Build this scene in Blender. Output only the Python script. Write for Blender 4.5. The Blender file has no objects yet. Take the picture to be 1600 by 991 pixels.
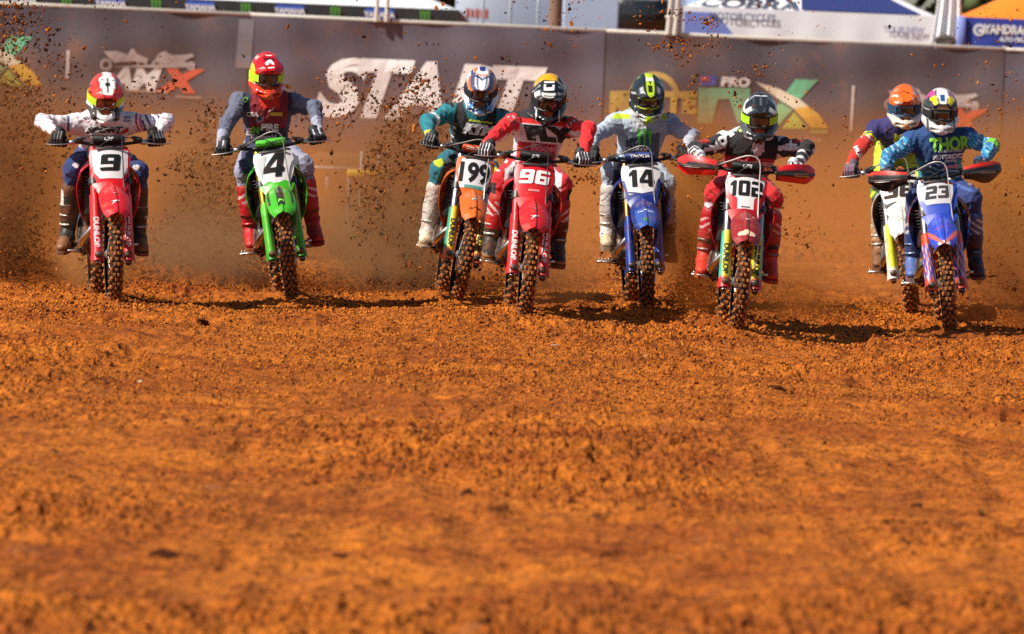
import bpy, bmesh, math, random
import numpy as np
from mathutils import Matrix, Vector
from mathutils.bvhtree import BVHTree

random.seed(7)
RNG = np.random.default_rng(11)
scene = bpy.context.scene
COL = scene.collection

# ------------------------------------------------------------------ camera
CAM_Y, CAM_H, FPX, HORIZ, ROLL = -45.0, 1.75, 9900.0, 100.0, math.radians(2.4)
cam_d = bpy.data.cameras.new('camera')
cam = bpy.data.objects.new('camera', cam_d)
COL.objects.link(cam)
scene.camera = cam
cam_d.sensor_width = 36.0
cam_d.lens = FPX * 36.0 / 1600.0
cam_d.clip_start = 0.5
cam_d.clip_end = 3000
pit = math.atan((495.5 - HORIZ) / FPX)
fw = Vector((0, math.cos(pit), -math.sin(pit)))
r0 = Vector((1, 0, 0))
u0 = r0.cross(fw)
cr = r0 * math.cos(ROLL) + u0 * math.sin(ROLL)
cu_ = -r0 * math.sin(ROLL) + u0 * math.cos(ROLL)
mw = Matrix((cr, cu_, -fw)).transposed().to_4x4()
mw.translation = (0, CAM_Y, CAM_H)
cam.matrix_world = mw
cam_d.dof.use_dof = True
cam_d.dof.focus_distance = 44.6
cam_d.dof.aperture_fstop = 5.0
cam_d.dof.aperture_blades = 9

# ------------------------------------------------------------------ light
SUN_EL, SUN_AZ = math.radians(43), math.radians(243)     # azimuth clockwise from +Y
sd = Vector((math.sin(SUN_AZ) * math.cos(SUN_EL), math.cos(SUN_AZ) * math.cos(SUN_EL), math.sin(SUN_EL)))
sun_d = bpy.data.lights.new('sun', 'SUN')
sun_d.energy = 5.0
sun_d.angle = math.radians(0.55)
sun_d.color = (1.0, 0.93, 0.82)
sun = bpy.data.objects.new('sun', sun_d)
sun.rotation_euler = sd.to_track_quat('Z', 'Y').to_euler()
sun.location = sd * 60
COL.objects.link(sun)
w = bpy.data.worlds.new('World')
scene.world = w
w.use_nodes = True
nt = w.node_tree
sky = nt.nodes.new('ShaderNodeTexSky')
sky.sky_type = 'NISHITA'
sky.sun_disc = False
sky.sun_elevation = SUN_EL
sky.sun_rotation = SUN_AZ
nt.links.new(sky.outputs[0], nt.nodes['Background'].inputs[0])
nt.nodes['Background'].inputs[1].default_value = 0.065
scene.view_settings.view_transform = 'Standard'
scene.view_settings.look = 'None'
scene.view_settings.exposure = 0.38
scene.view_settings.gamma = 1.0
cy = scene.cycles
cy.use_denoising = False      # a little sensor-like grain, and the fine soil stays crisp
cy.max_bounces = 6
cy.sample_clamp_direct = 12
cy.sample_clamp_indirect = 4
cy.volume_bounces = 1
cy.volume_step_rate = 2.0
cy.transparent_max_bounces = 8

# ------------------------------------------------------------------ helpers
def lin(h):
    h = h.lstrip('#')
    o = []
    for i in (0, 2, 4):
        v = int(h[i:i + 2], 16) / 255
        o.append(v / 12.92 if v <= .04045 else ((v + .055) / 1.055) ** 2.4)
    return tuple(o)

DIRT = lin('#8a4a1c')
_mats = {}

def mat(name, col=None, rough=.5, metal=0., dirt=.25, grain=0., bump=0., bscale=200., coat=0., dscale=9., spec=.5, sheen=0., dcol=None):
    """principled material; col None reads the point attribute 'paint'; dirt = share of splashed soil"""
    key = (name, col, rough, metal, dirt, bump)
    if key in _mats:
        return _mats[key]
    m = bpy.data.materials.new(name)
    m.use_nodes = True
    t = m.node_tree
    N, L = t.nodes, t.links
    b = N['Principled BSDF']
    b.inputs['Roughness'].default_value = rough
    b.inputs['Metallic'].default_value = metal
    b.inputs['Coat Weight'].default_value = coat
    b.inputs['Specular IOR Level'].default_value = spec
    if sheen:
        b.inputs['Sheen Weight'].default_value = sheen
    if col is None:
        a = N.new('ShaderNodeAttribute')
        a.attribute_name = 'paint'
        src = a.outputs['Color']
    else:
        a = N.new('ShaderNodeRGB')
        a.outputs[0].default_value = (*col, 1)
        src = a.outputs[0]
    tc = N.new('ShaderNodeTexCoord')
    oi = N.new('ShaderNodeObjectInfo')
    va = N.new('ShaderNodeVectorMath')
    va.operation = 'ADD'
    L.new(tc.outputs['Object'], va.inputs[0])
    sc = N.new('ShaderNodeMath')
    sc.operation = 'MULTIPLY'
    sc.inputs[1].default_value = 37.0
    L.new(oi.outputs['Random'], sc.inputs[0])
    L.new(sc.outputs[0], va.inputs[1])
    if dirt > 0:
        n1 = N.new('ShaderNodeTexNoise')
        n1.inputs['Scale'].default_value = dscale
        n1.inputs['Detail'].default_value = 8
        n1.inputs['Roughness'].default_value = .72
        L.new(va.outputs[0], n1.inputs['Vector'])
        n2 = N.new('ShaderNodeTexNoise')
        n2.inputs['Scale'].default_value = 85
        n2.inputs['Detail'].default_value = 3
        L.new(va.outputs[0], n2.inputs['Vector'])
        ad = N.new('ShaderNodeMath')
        ad.operation = 'MULTIPLY_ADD'
        ad.inputs[1].default_value = .45
        L.new(n2.outputs['Fac'], ad.inputs[0])
        L.new(n1.outputs['Fac'], ad.inputs[2])
        mr = N.new('ShaderNodeMapRange')
        c = .95 - .42 * dirt
        mr.inputs['From Min'].default_value = c - .07
        mr.inputs['From Max'].default_value = c + .12
        mr.inputs['To Max'].default_value = min(.95, .55 + dirt * .5)
        L.new(ad.outputs[0], mr.inputs['Value'])
        mx = N.new('ShaderNodeMix')
        mx.data_type = 'RGBA'
        L.new(mr.outputs[0], mx.inputs['Factor'])
        L.new(src, mx.inputs['A'])
        mx.inputs['B'].default_value = (*(dcol or DIRT), 1)
        src = mx.outputs['Result']
        rr = N.new('ShaderNodeMapRange')
        rr.inputs['To Min'].default_value = rough
        rr.inputs['To Max'].default_value = .95
        L.new(mr.outputs[0], rr.inputs['Value'])
        L.new(rr.outputs[0], b.inputs['Roughness'])
    if bump > 0:
        n3 = N.new('ShaderNodeTexNoise')
        n3.inputs['Scale'].default_value = bscale
        n3.inputs['Detail'].default_value = 4
        L.new(va.outputs[0], n3.inputs['Vector'])
        bp = N.new('ShaderNodeBump')
        bp.inputs['Strength'].default_value = bump
        bp.inputs['Distance'].default_value = .01
        L.new(n3.outputs['Fac'], bp.inputs['Height'])
        L.new(bp.outputs[0], b.inputs['Normal'])
    L.new(src, b.inputs['Base Color'])
    _mats[key] = m
    return m

def plastic(c, dirt=.3):
    return mat('gloss_plastic', c, .32, 0, dirt, coat=.25)
def metal(c=(.55, .55, .56), r=.3, dirt=.3):
    return mat('bare_metal', c, r, 1., dirt)
def matte(c, dirt=.3, r=.7):
    return mat('matte_rubber', c, r, 0, dirt)
def printm(c, dirt=.15):
    return mat('printed_ink', c, .55, 0, dirt)
CLOTH = mat('riding_cloth', None, .82, 0, .10, bump=.45, bscale=60, dscale=7, sheen=.15)
LEATHER = mat('boot_plastic', None, .5, 0, .42, bump=.2, bscale=50, dscale=8)
SHELL = mat('helmet_paint', None, .22, 0, .12, coat=.5)

class MB:
    """collects geometry; build() links it as one mesh object"""
    def __init__(s):
        s.v, s.f, s.m, s.c, s.n = [], [], [], [], 0
    def add(s, v, f, mi=0, col=None):
        v = np.asarray(v, float)
        s.v.append(v)
        o = s.n
        s.f.extend([tuple(int(i) + o for i in q) for q in f])
        s.m.extend([mi] * len(f))
        if col is None:
            col = (1, 1, 1)
        c = np.asarray(col, float)
        if c.ndim == 1:
            c = np.tile(c, (len(v), 1))
        s.c.append(c)
        s.n += len(v)
        return s
    def mesh(s, name, mats, smooth=True, T=None, paint=False):
        v = np.vstack(s.v)
        if T is not None:
            T = np.asarray(T)
            v = v @ T[:3, :3].T + T[:3, 3]
        me = bpy.data.meshes.new(name)
        me.from_pydata(v.tolist(), [], s.f)
        for m in (mats if isinstance(mats, (list, tuple)) else [mats]):
            me.materials.append(m)
        if len(set(s.m)) > 1:
            me.polygons.foreach_set('material_index', s.m)
        me.polygons.foreach_set('use_smooth', [smooth] * len(s.f))
        if paint:
            at = me.attributes.new('paint', 'FLOAT_COLOR', 'POINT')
            c = np.vstack(s.c)
            at.data.foreach_set('color', np.hstack([c, np.ones((len(c), 1))]).astype(np.float32).ravel())
        me.update()
        if smooth:
            try:
                me.set_sharp_from_angle(angle=math.radians(50))
            except Exception:
                pass
        return me
    def build(s, name, mats, parent=None, smooth=True, T=None, paint=False):
        return link(name, s.mesh(name, mats, smooth, T, paint), parent)

def link(name, me, parent=None):
    o = bpy.data.objects.new(name, me)
    COL.objects.link(o)
    if parent is not None:
        o.parent = parent
    return o

def empty(name, M=None):
    o = bpy.data.objects.new(name, None)
    o.empty_display_size = .1
    COL.objects.link(o)
    if M is not None:
        o.matrix_world = M
    return o

def tag(o, label=None, cat=None, group=None, kind=None):
    if label: o['label'] = label
    if cat: o['category'] = cat
    if group: o['group'] = group
    if kind: o['kind'] = kind
    return o

def unit(v):
    v = np.asarray(v, float)
    return v / max(1e-9, np.linalg.norm(v))

def frames(P):
    P = np.asarray(P, float)
    n = len(P)
    T = [unit(P[min(i + 1, n - 1)] - P[max(i - 1, 0)]) for i in range(n)]
    up = np.array([0, 0, 1.]) if abs(T[0][2]) < .9 else np.array([1., 0, 0])
    X = unit(np.cross(up, T[0]))
    out = []
    for t in T:
        X = unit(X - t * np.dot(X, t))
        out.append((X, np.cross(t, X)))
    return out

def smooth_path(P, k=4):
    P = np.asarray(P, float)
    if len(P) < 3:
        return P
    Q = np.vstack([2 * P[0] - P[1], P, 2 * P[-1] - P[-2]])
    out = []
    for i in range(1, len(Q) - 2):
        for j in range(k):
            t = j / k
            a, b, c, d = Q[i - 1:i + 3]
            out.append(.5 * ((2 * b) + (c - a) * t + (2 * a - 5 * b + 4 * c - d) * t * t + (3 * b - a - 3 * c + d) * t ** 3))
    out.append(P[-1])
    return np.array(out)

def tube(mb, P, r, seg=8, mi=0, col=None, k=0, flat=1.):
    P = np.asarray(P, float)
    R = np.asarray(r, float)
    if k:
        n0 = len(P)
        Q = smooth_path(P, k)
        if R.ndim:
            R = np.interp(np.linspace(0, n0 - 1, len(Q)), np.arange(n0), R)
        P = Q
    R = np.full(len(P), float(R)) if R.ndim == 0 else R
    F = frames(P)
    V, f = [], []
    for i, (X, Y) in enumerate(F):
        for j in range(seg):
            a = 2 * math.pi * j / seg
            V.append(P[i] + R[i] * (math.cos(a) * X + flat * math.sin(a) * Y))
    n = len(P)
    for i in range(n - 1):
        for j in range(seg):
            j2 = (j + 1) % seg
            f.append((i * seg + j, i * seg + j2, (i + 1) * seg + j2, (i + 1) * seg + j))
    f.append(tuple(range(seg - 1, -1, -1)))
    f.append(tuple((n - 1) * seg + j for j in range(seg)))
    mb.add(V, f, mi, col)
    return mb

def loft(mb, rings, mi=0, col=None, caps=True):
    n, s = len(rings), len(rings[0])
    V = np.vstack([np.asarray(r, float) for r in rings])
    f = []
    for i in range(n - 1):
        for j in range(s):
            j2 = (j + 1) % s
            f.append((i * s + j, i * s + j2, (i + 1) * s + j2, (i + 1) * s + j))
    if caps:
        f.append(tuple(range(s - 1, -1, -1)))
        f.append(tuple((n - 1) * s + j for j in range(s)))
    mb.add(V, f, mi, col)
    return mb

def rrect(hw, hh, r, n=3):
    out = []
    for cx, cy, a0 in ((hw - r, hh - r, 0), (-hw + r, hh - r, 90), (-hw + r, -hh + r, 180), (hw - r, -hh + r, 270)):
        for i in range(n):
            a = math.radians(a0 + 90 * i / (n - 1))
            out.append((cx + r * math.cos(a), cy + r * math.sin(a)))
    return np.array(out)

def rbox(mb, c, size, rot=None, bev=.006, mi=0, col=None):
    """rounded box"""
    hx, hy, hz = np.asarray(size, float) / 2
    bev = min(bev, hx * .49, hy * .49, hz * .49)
    rings = []
    for z, ins in ((-hz, bev), (-hz + bev, 0), (hz - bev, 0), (hz, bev)):
        q = rrect(hx - ins, hy - ins, max(.0006, bev * .9), 2)
        rings.append(np.column_stack([q, np.full(len(q), z)]))
    V = [np.asarray(r) for r in rings]
    if rot is not None:
        Rm = np.asarray(rot)[:3, :3]
        V = [r @ Rm.T for r in V]
    V = [r + np.asarray(c, float) for r in V]
    return loft(mb, V, mi, col)

def sheet(mb, G, th, mi=0, col=None):
    """grid of points (n,m,3) -> panel with thickness along its normals (outer side = given side)"""
    G = np.asarray(G, float)
    n, m = G.shape[:2]
    du = np.gradient(G, axis=0)
    dv = np.gradient(G, axis=1)
    N = np.cross(du, dv)
    N /= np.maximum(1e-9, np.linalg.norm(N, axis=2, keepdims=True))
    B = G - N * th
    V = np.vstack([G.reshape(-1, 3), B.reshape(-1, 3)])
    o = n * m
    f = []
    for i in range(n - 1):
        for j in range(m - 1):
            a, b, c, d = i * m + j, (i + 1) * m + j, (i + 1) * m + j + 1, i * m + j + 1
            f.append((a, b, c, d))
            f.append((o + a, o + d, o + c, o + b))
    for i in range(n - 1):
        for j, s in ((0, 1), (m - 1, -1)):
            a, b = i * m + j, (i + 1) * m + j
            q = (a, o + a, o + b, b)
            f.append(q if s > 0 else q[::-1])
    for j in range(m - 1):
        for i, s in ((0, -1), (n - 1, 1)):
            a, b = i * m + j, i * m + j + 1
            q = (a, o + a, o + b, b)
            f.append(q if s > 0 else q[::-1])
    if col is not None and np.asarray(col).ndim > 1:
        col = np.vstack([col, col])
    mb.add(V, f, mi, col)
    return mb

def rot(ax, deg):
    a = math.radians(deg)
    c, s = math.cos(a), math.sin(a)
    m = np.eye(4)
    i, j = {'x': (1, 2), 'y': (2, 0), 'z': (0, 1)}[ax]
    m[i, i] = c; m[j, j] = c; m[i, j] = -s; m[j, i] = s
    return m
def trans(x, y, z):
    m = np.eye(4)
    m[:3, 3] = (x, y, z)
    return m
def app(M, P):
    return np.asarray(P, float) @ M[:3, :3].T + M[:3, 3]

# ---- lettering (built-in font) as flat triangles
_tx = {}
def text2d(s, h=1., bold=.02, shear=0., wide=1., maxlen=0.):
    """vertices centred on the origin, capital height = h"""
    key = (s, bold, shear)
    if key not in _tx:
        cu = bpy.data.curves.new('lettering', 'FONT')
        cu.body = s
        cu.offset = bold
        cu.shear = shear
        cu.resolution_u = 3
        o = bpy.data.objects.new('lettering', cu)
        me = bpy.data.meshes.new_from_object(o)
        bpy.data.objects.remove(o)
        v = np.array([x.co[:2] for x in me.vertices])
        fs = [tuple(p.vertices) for p in me.polygons]
        bpy.data.meshes.remove(me)
        bpy.data.curves.remove(cu)
        hh = .70
        v[:, 0] -= (v[:, 0].min() + v[:, 0].max()) / 2
        v[:, 1] -= hh / 2
        _tx[key] = (v / hh, fs)
    v, fs = _tx[key]
    v = v * h
    v[:, 0] *= wide
    if maxlen:
        bm = bmesh.new()
        vs = [bm.verts.new((x, y, 0)) for x, y in v]
        for q in fs:
            try:
                bm.faces.new([vs[i] for i in q])
            except ValueError:
                pass
        for _ in range(3):
            es = [e for e in bm.edges if e.calc_length() > maxlen]
            if not es:
                break
            bmesh.ops.subdivide_edges(bm, edges=es, cuts=1)
            bmesh.ops.triangulate(bm, faces=[q for q in bm.faces if len(q.verts) > 4])
        bm.verts.index_update()
        v = np.array([x.co[:2] for x in bm.verts])
        fs = [tuple(x.index for x in q.verts) for q in bm.faces]
        bm.free()
    return v, fs

def poly2d(pts, maxlen=0.):
    bm = bmesh.new()
    vs = [bm.verts.new((x, y, 0)) for x, y in pts]
    bm.faces.new(vs)
    bm.normal_update()
    bmesh.ops.triangulate(bm, faces=bm.faces[:])
    if maxlen:
        for _ in range(4):
            es = [e for e in bm.edges if e.calc_length() > maxlen]
            if not es:
                break
            bmesh.ops.subdivide_edges(bm, edges=es, cuts=1)
            bmesh.ops.triangulate(bm, faces=[q for q in bm.faces if len(q.verts) > 3])
    bm.verts.index_update()
    v = np.array([x.co[:2] for x in bm.verts])
    fs = [tuple(x.index for x in q.verts) for q in bm.faces]
    bm.free()
    # keep counter-clockwise
    out = []
    for q in fs:
        a, b, c = v[q[0]], v[q[1]], v[q[2]]
        s = (b[0] - a[0]) * (c[1] - a[1]) - (b[1] - a[1]) * (c[0] - a[0])
        out.append(q if s > 0 else q[::-1])
    return v, out

def claw(h):
    """three ragged claw strokes"""
    P, F, n = [], [], 0
    for k in (-1, 0, 1):
        x = k * .30 * h
        q = [(x - .11 * h, .5 * h), (x + .10 * h, .46 * h), (x + .07 * h, .1 * h), (x + .09 * h, -.25 * h), (x + .0 * h, -.5 * h), (x - .03 * h, -.2 * h), (x - .08 * h, .1 * h)]
        v, f = poly2d(q)
        P.append(v)
        F += [tuple(i + n for i in t) for t in f]
        n += len(v)
    return np.vstack(P), F

def block2d(s, h, wide, shear=0., gap=.14):
    """square racing numerals made of butted bars; wide = width of one digit / h"""
    T, B, c = .21, .21, .09
    tw = .34
    m0, m1 = .40, .60
    bar = lambda y0, y1, cut: [(0 + (c if 'l' in cut else 0), y0), (1 - (c if 'r' in cut else 0), y0), (1, y0 + (c if 'r' in cut else 0)), (1, y1 - (c if 'R' in cut else 0)), (1 - (c if 'R' in cut else 0), y1), (c if 'L' in cut else 0, y1), (0, y1 - (c if 'L' in cut else 0)), (0, y0 + (c if 'l' in cut else 0))]
    top, bot, mid = bar(1 - T, 1, 'LR'), bar(0, B, 'lr'), bar(m0, m1, '')
    L = lambda y0, y1: [(0, y0), (tw, y0), (tw, y1), (0, y1)]
    R = lambda y0, y1: [(1 - tw, y0), (1, y0), (1, y1), (1 - tw, y1)]
    D = {'9': [top, bot, mid, L(m1, 1 - T), R(m1, 1 - T), R(B, m0)], '6': [top, bot, mid, L(m1, 1 - T), L(B, m0), R(B, m0)], '0': [top, bot, L(B, 1 - T), R(B, 1 - T)],
         '2': [bar(1 - T, 1, 'LR'), bar(0, B, ''), mid, R(m1, 1 - T), L(B, m0)], '3': [top, bot, [(.3, m0), (1, m0), (1, m1), (.3, m1)], R(m1, 1 - T), R(B, m0)], '8': [top, bot, mid, L(m1, 1 - T), R(m1, 1 - T), L(B, m0), R(B, m0)],
         '1': [[(.30, 0), (.72, 0), (.72, 1), (.40, 1), (.05, .80), (.05, .62), (.30, .72)]]}
    D['4'] = [[(.60, 0), (.90, 0), (.90, .20), (.60, .20)], [(0, .20), (1, .20), (1, .39), (0, .39)], [(.60, .39), (.90, .39), (.90, 1), (.60, 1)], [(0, .39), (.26, .39), (.60, .80), (.60, 1), (.46, 1)]]
    V, F, n, x = [], [], 0, 0.
    for ch in s:
        w = .62 if ch == '1' else 1.
        for poly in D[ch]:
            q = []
            for p in poly:
                if not q or (abs(p[0] - q[-1][0]) + abs(p[1] - q[-1][1])) > 1e-6: q.append(p)
            if abs(q[0][0] - q[-1][0]) + abs(q[0][1] - q[-1][1]) < 1e-6: q.pop()
            v, f = poly2d([((x + (p[0] * (1 if ch != '1' else .8))) * wide * h, (p[1] - .5) * h) for p in q], .035)
            V.append(v); F += [tuple(i + n for i in t) for t in f]; n += len(v)
        x += w + gap
    V = np.vstack(V)
    V[:, 0] -= (V[:, 0].min() + V[:, 0].max()) / 2
    V[:, 0] += V[:, 1] * shear
    return V, F

# ---- signed distance modelling with surface nets
class Field:
    def __init__(s, lo, hi, h):
        s.lo = np.asarray(lo, float); s.h = h
        s.n = np.ceil((np.asarray(hi, float) - s.lo) / h).astype(int) + 1
        s.F = np.full(tuple(s.n), 9., np.float32)
    def _slab(s, lo, hi):
        a = np.clip(np.floor((np.asarray(lo) - s.lo) / s.h).astype(int), 0, s.n - 1)
        b = np.clip(np.ceil((np.asarray(hi) - s.lo) / s.h).astype(int) + 1, 1, s.n)
        b = np.maximum(b, a + 1)
        sl = tuple(slice(a[i], b[i]) for i in range(3))
        ax = [(s.lo[i] + s.h * np.arange(a[i], b[i])).astype(np.float32) for i in range(3)]
        return sl, ax[0][:, None, None], ax[1][None, :, None], ax[2][None, None, :]
    def _mix(s, sl, d, k, sub):
        A = s.F[sl]
        if sub:
            s.F[sl] = np.maximum(A, -d)
        elif k <= 0:
            s.F[sl] = np.minimum(A, d)
        else:
            hh = np.clip(.5 + .5 * (A - d) / k, 0, 1)
            s.F[sl] = A * (1 - hh) + d * hh - k * hh * (1 - hh)
    def cap(s, a, b, ra, rb=None, k=.02, sub=False):
        rb = ra if rb is None else rb
        a = np.asarray(a, float); b = np.asarray(b, float)
        m = max(ra, rb) + k + 3 * s.h
        sl, x, y, z = s._slab(np.minimum(a, b) - m, np.maximum(a, b) + m)
        d = b - a
        L2 = max(1e-9, float(d @ d))
        t = np.clip(((x - a[0]) * d[0] + (y - a[1]) * d[1] + (z - a[2]) * d[2]) / L2, 0, 1)
        q = np.sqrt((x - a[0] - t * d[0]) ** 2 + (y - a[1] - t * d[1]) ** 2 + (z - a[2] - t * d[2]) ** 2) - (ra + (rb - ra) * t)
        s._mix(sl, q, k, sub)
        return s
    def ell(s, c, r, R=None, k=.02, sub=False):
        c = np.asarray(c, float); r = np.asarray(r, float)
        R = np.eye(3) if R is None else np.asarray(R)[:3, :3]     # columns = axes
        m = float(max(r)) + k + 3 * s.h
        sl, x, y, z = s._slab(c - m, c + m)
        X, Y, Z = x - c[0], y - c[1], z - c[2]
        q = [(X * R[0, i] + Y * R[1, i] + Z * R[2, i]) for i in range(3)]
        k0 = np.sqrt(sum((q[i] / r[i]) ** 2 for i in range(3)))
        k1 = np.sqrt(sum((q[i] / r[i] ** 2) ** 2 for i in range(3))) + 1e-6
        s._mix(sl, k0 * (k0 - 1) / k1, k, sub)
        return s
    def box(s, c, hs, R=None, rnd=.01, k=.01, sub=False):
        c = np.asarray(c, float); hs = np.asarray(hs, float)
        R = np.eye(3) if R is None else np.asarray(R)[:3, :3]
        m = float(np.linalg.norm(hs)) + k + 3 * s.h
        sl, x, y, z = s._slab(c - m, c + m)
        X, Y, Z = x - c[0], y - c[1], z - c[2]
        q = [np.abs(X * R[0, i] + Y * R[1, i] + Z * R[2, i]) - hs[i] + rnd for i in range(3)]
        d = np.sqrt(sum(np.maximum(v, 0) ** 2 for v in q)) + np.minimum(np.maximum(q[0], np.maximum(q[1], q[2])), 0) - rnd
        s._mix(sl, d, k, sub)
        return s
    def wrinkle(s, amp, seed, wl=(.05, .1), n=7, dirs=None):
        r = np.random.default_rng(seed)
        I = np.argwhere(np.abs(s.F) < .035)
        P = s.lo + I * s.h
        d = np.zeros(len(P))
        for i in range(n):
            v = unit(r.normal(size=3)) if dirs is None else unit(np.asarray(dirs[i % len(dirs)]) + r.normal(size=3) * .35)
            ph = P @ v * (2 * math.pi / r.uniform(*wl)) + r.uniform(0, 6) + 1.5 * np.sin(P @ r.normal(size=3) * 14)
            d += (1 - np.abs(np.sin(ph))) ** 2 - .38
        s.F[tuple(I.T)] -= (amp * d / math.sqrt(n)).astype(np.float32)
        return s
    def mesh(s):
        F = s.F
        ins = F < 0
        c = np.zeros(tuple(s.n - 1), np.int8)
        for i in (0, 1):
            for j in (0, 1):
                for k in (0, 1):
                    c += ins[i:i + s.n[0] - 1, j:j + s.n[1] - 1, k:k + s.n[2] - 1]
        act = (c > 0) & (c < 8)
        I = np.argwhere(act)
        idx = -np.ones(act.shape, np.int64)
        idx[act] = np.arange(len(I))
        S = np.zeros((len(I), 3)); C = np.zeros(len(I))
        cor = [(i, j, k) for i in (0, 1) for j in (0, 1) for k in (0, 1)]
        val = {q: F[I[:, 0] + q[0], I[:, 1] + q[1], I[:, 2] + q[2]] for q in cor}
        for a in cor:
            for ax in range(3):
                if a[ax]:
                    continue
                b = list(a); b[ax] = 1; b = tuple(b)
                fa, fb = val[a], val[b]
                m = (fa < 0) != (fb < 0)
                t = np.where(m, fa / np.where(fa == fb, 1, fa - fb), 0)
                p = np.tile(np.array(a, float), (len(I), 1))
                p[:, ax] += t
                S[m] += p[m]; C[m] += 1
        V = s.lo + (I + S / C[:, None]) * s.h
        Q = []
        for ax, (p, q) in enumerate(((1, 2), (2, 0), (0, 1))):
            a = [slice(None)] * 3; b = [slice(None)] * 3
            a[ax] = slice(0, -1); b[ax] = slice(1, None)
            A, B = ins[tuple(a)], ins[tuple(b)]
            for flip, mask in ((False, A & ~B), (True, ~A & B)):
                E = np.argwhere(mask)
                E = E[(E[:, p] > 0) & (E[:, q] > 0) & (E[:, p] < s.n[p] - 1) & (E[:, q] < s.n[q] - 1)]
                o = []
                for dp, dq in ((-1, -1), (0, -1), (0, 0), (-1, 0)):
                    G = E.copy(); G[:, p] += dp; G[:, q] += dq
                    o.append(idx[G[:, 0], G[:, 1], G[:, 2]])
                o = np.array(o).T
                Q.append(o[:, ::-1] if flip else o)
        Q = np.vstack(Q)
        Q = Q[(Q >= 0).all(1)]
        return V, Q

def normals(V, Q):
    a = V[Q[:, 2]] - V[Q[:, 0]]
    b = V[Q[:, 3]] - V[Q[:, 1]]
    fn = np.cross(a, b)
    N = np.zeros_like(V)
    for i in range(4):
        np.add.at(N, Q[:, i], fn)
    return N / np.maximum(1e-12, np.linalg.norm(N, axis=1, keepdims=True))

# ---- value noise for the ground and for worn prints
_tab = RNG.random((256, 256))
def vn(x, y, seed=0):
    x = np.asarray(x, float) + seed * 17.3; y = np.asarray(y, float) + seed * 5.7
    i = np.floor(x).astype(int); j = np.floor(y).astype(int)
    u = x - i; v = y - j
    u = u * u * (3 - 2 * u); v = v * v * (3 - 2 * v)
    T = lambda a, b: _tab[a & 255, b & 255]
    return (T(i, j) * (1 - u) + T(i + 1, j) * u) * (1 - v) + (T(i, j + 1) * (1 - u) + T(i + 1, j + 1) * u) * v

# ------------------------------------------------------------------ where the bikes stand (front contact x, y, then degrees)
SPOTS = {
    'nine':    dict(x=-2.74, y=-1.49, yaw=8, lean=-2.5, pitch=0, steer=0),
    'four':    dict(x=-1.57, y=.12, yaw=5, lean=-9, pitch=.7, steer=-1),
    'ninety':  dict(x=0.08, y=-0.83, yaw=3.1, lean=3, pitch=0, steer=0),
    'teal':    dict(x=-0.42, y=1.61, yaw=4.4, lean=7, pitch=0, steer=1.5),
    'grey':    dict(x=0.98, y=1.17, yaw=3.3, lean=-3.5, pitch=0, steer=-1.5),
    'guards':  dict(x=1.53, y=-1.83, yaw=1, lean=2.5, pitch=0, steer=0),
    'orange':  dict(x=2.98, y=2.21, yaw=-3.5, lean=-8.5, pitch=0, steer=0),
    'navy':    dict(x=3.1, y=-0.27, yaw=-2, lean=-7.5, pitch=0, steer=0),
}
def root_matrix(s):
    return (trans(s['x'], s['y'], -.016) @ rot('z', s['yaw']) @ trans(0, 1.48, 0) @ rot('x', -s['pitch']) @ trans(0, -1.48, 0) @ rot('y', s['lean']))

# ------------------------------------------------------------------ ground
def half(y):
    return np.maximum(1.2, (y - CAM_Y) * 800 / FPX)

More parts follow.
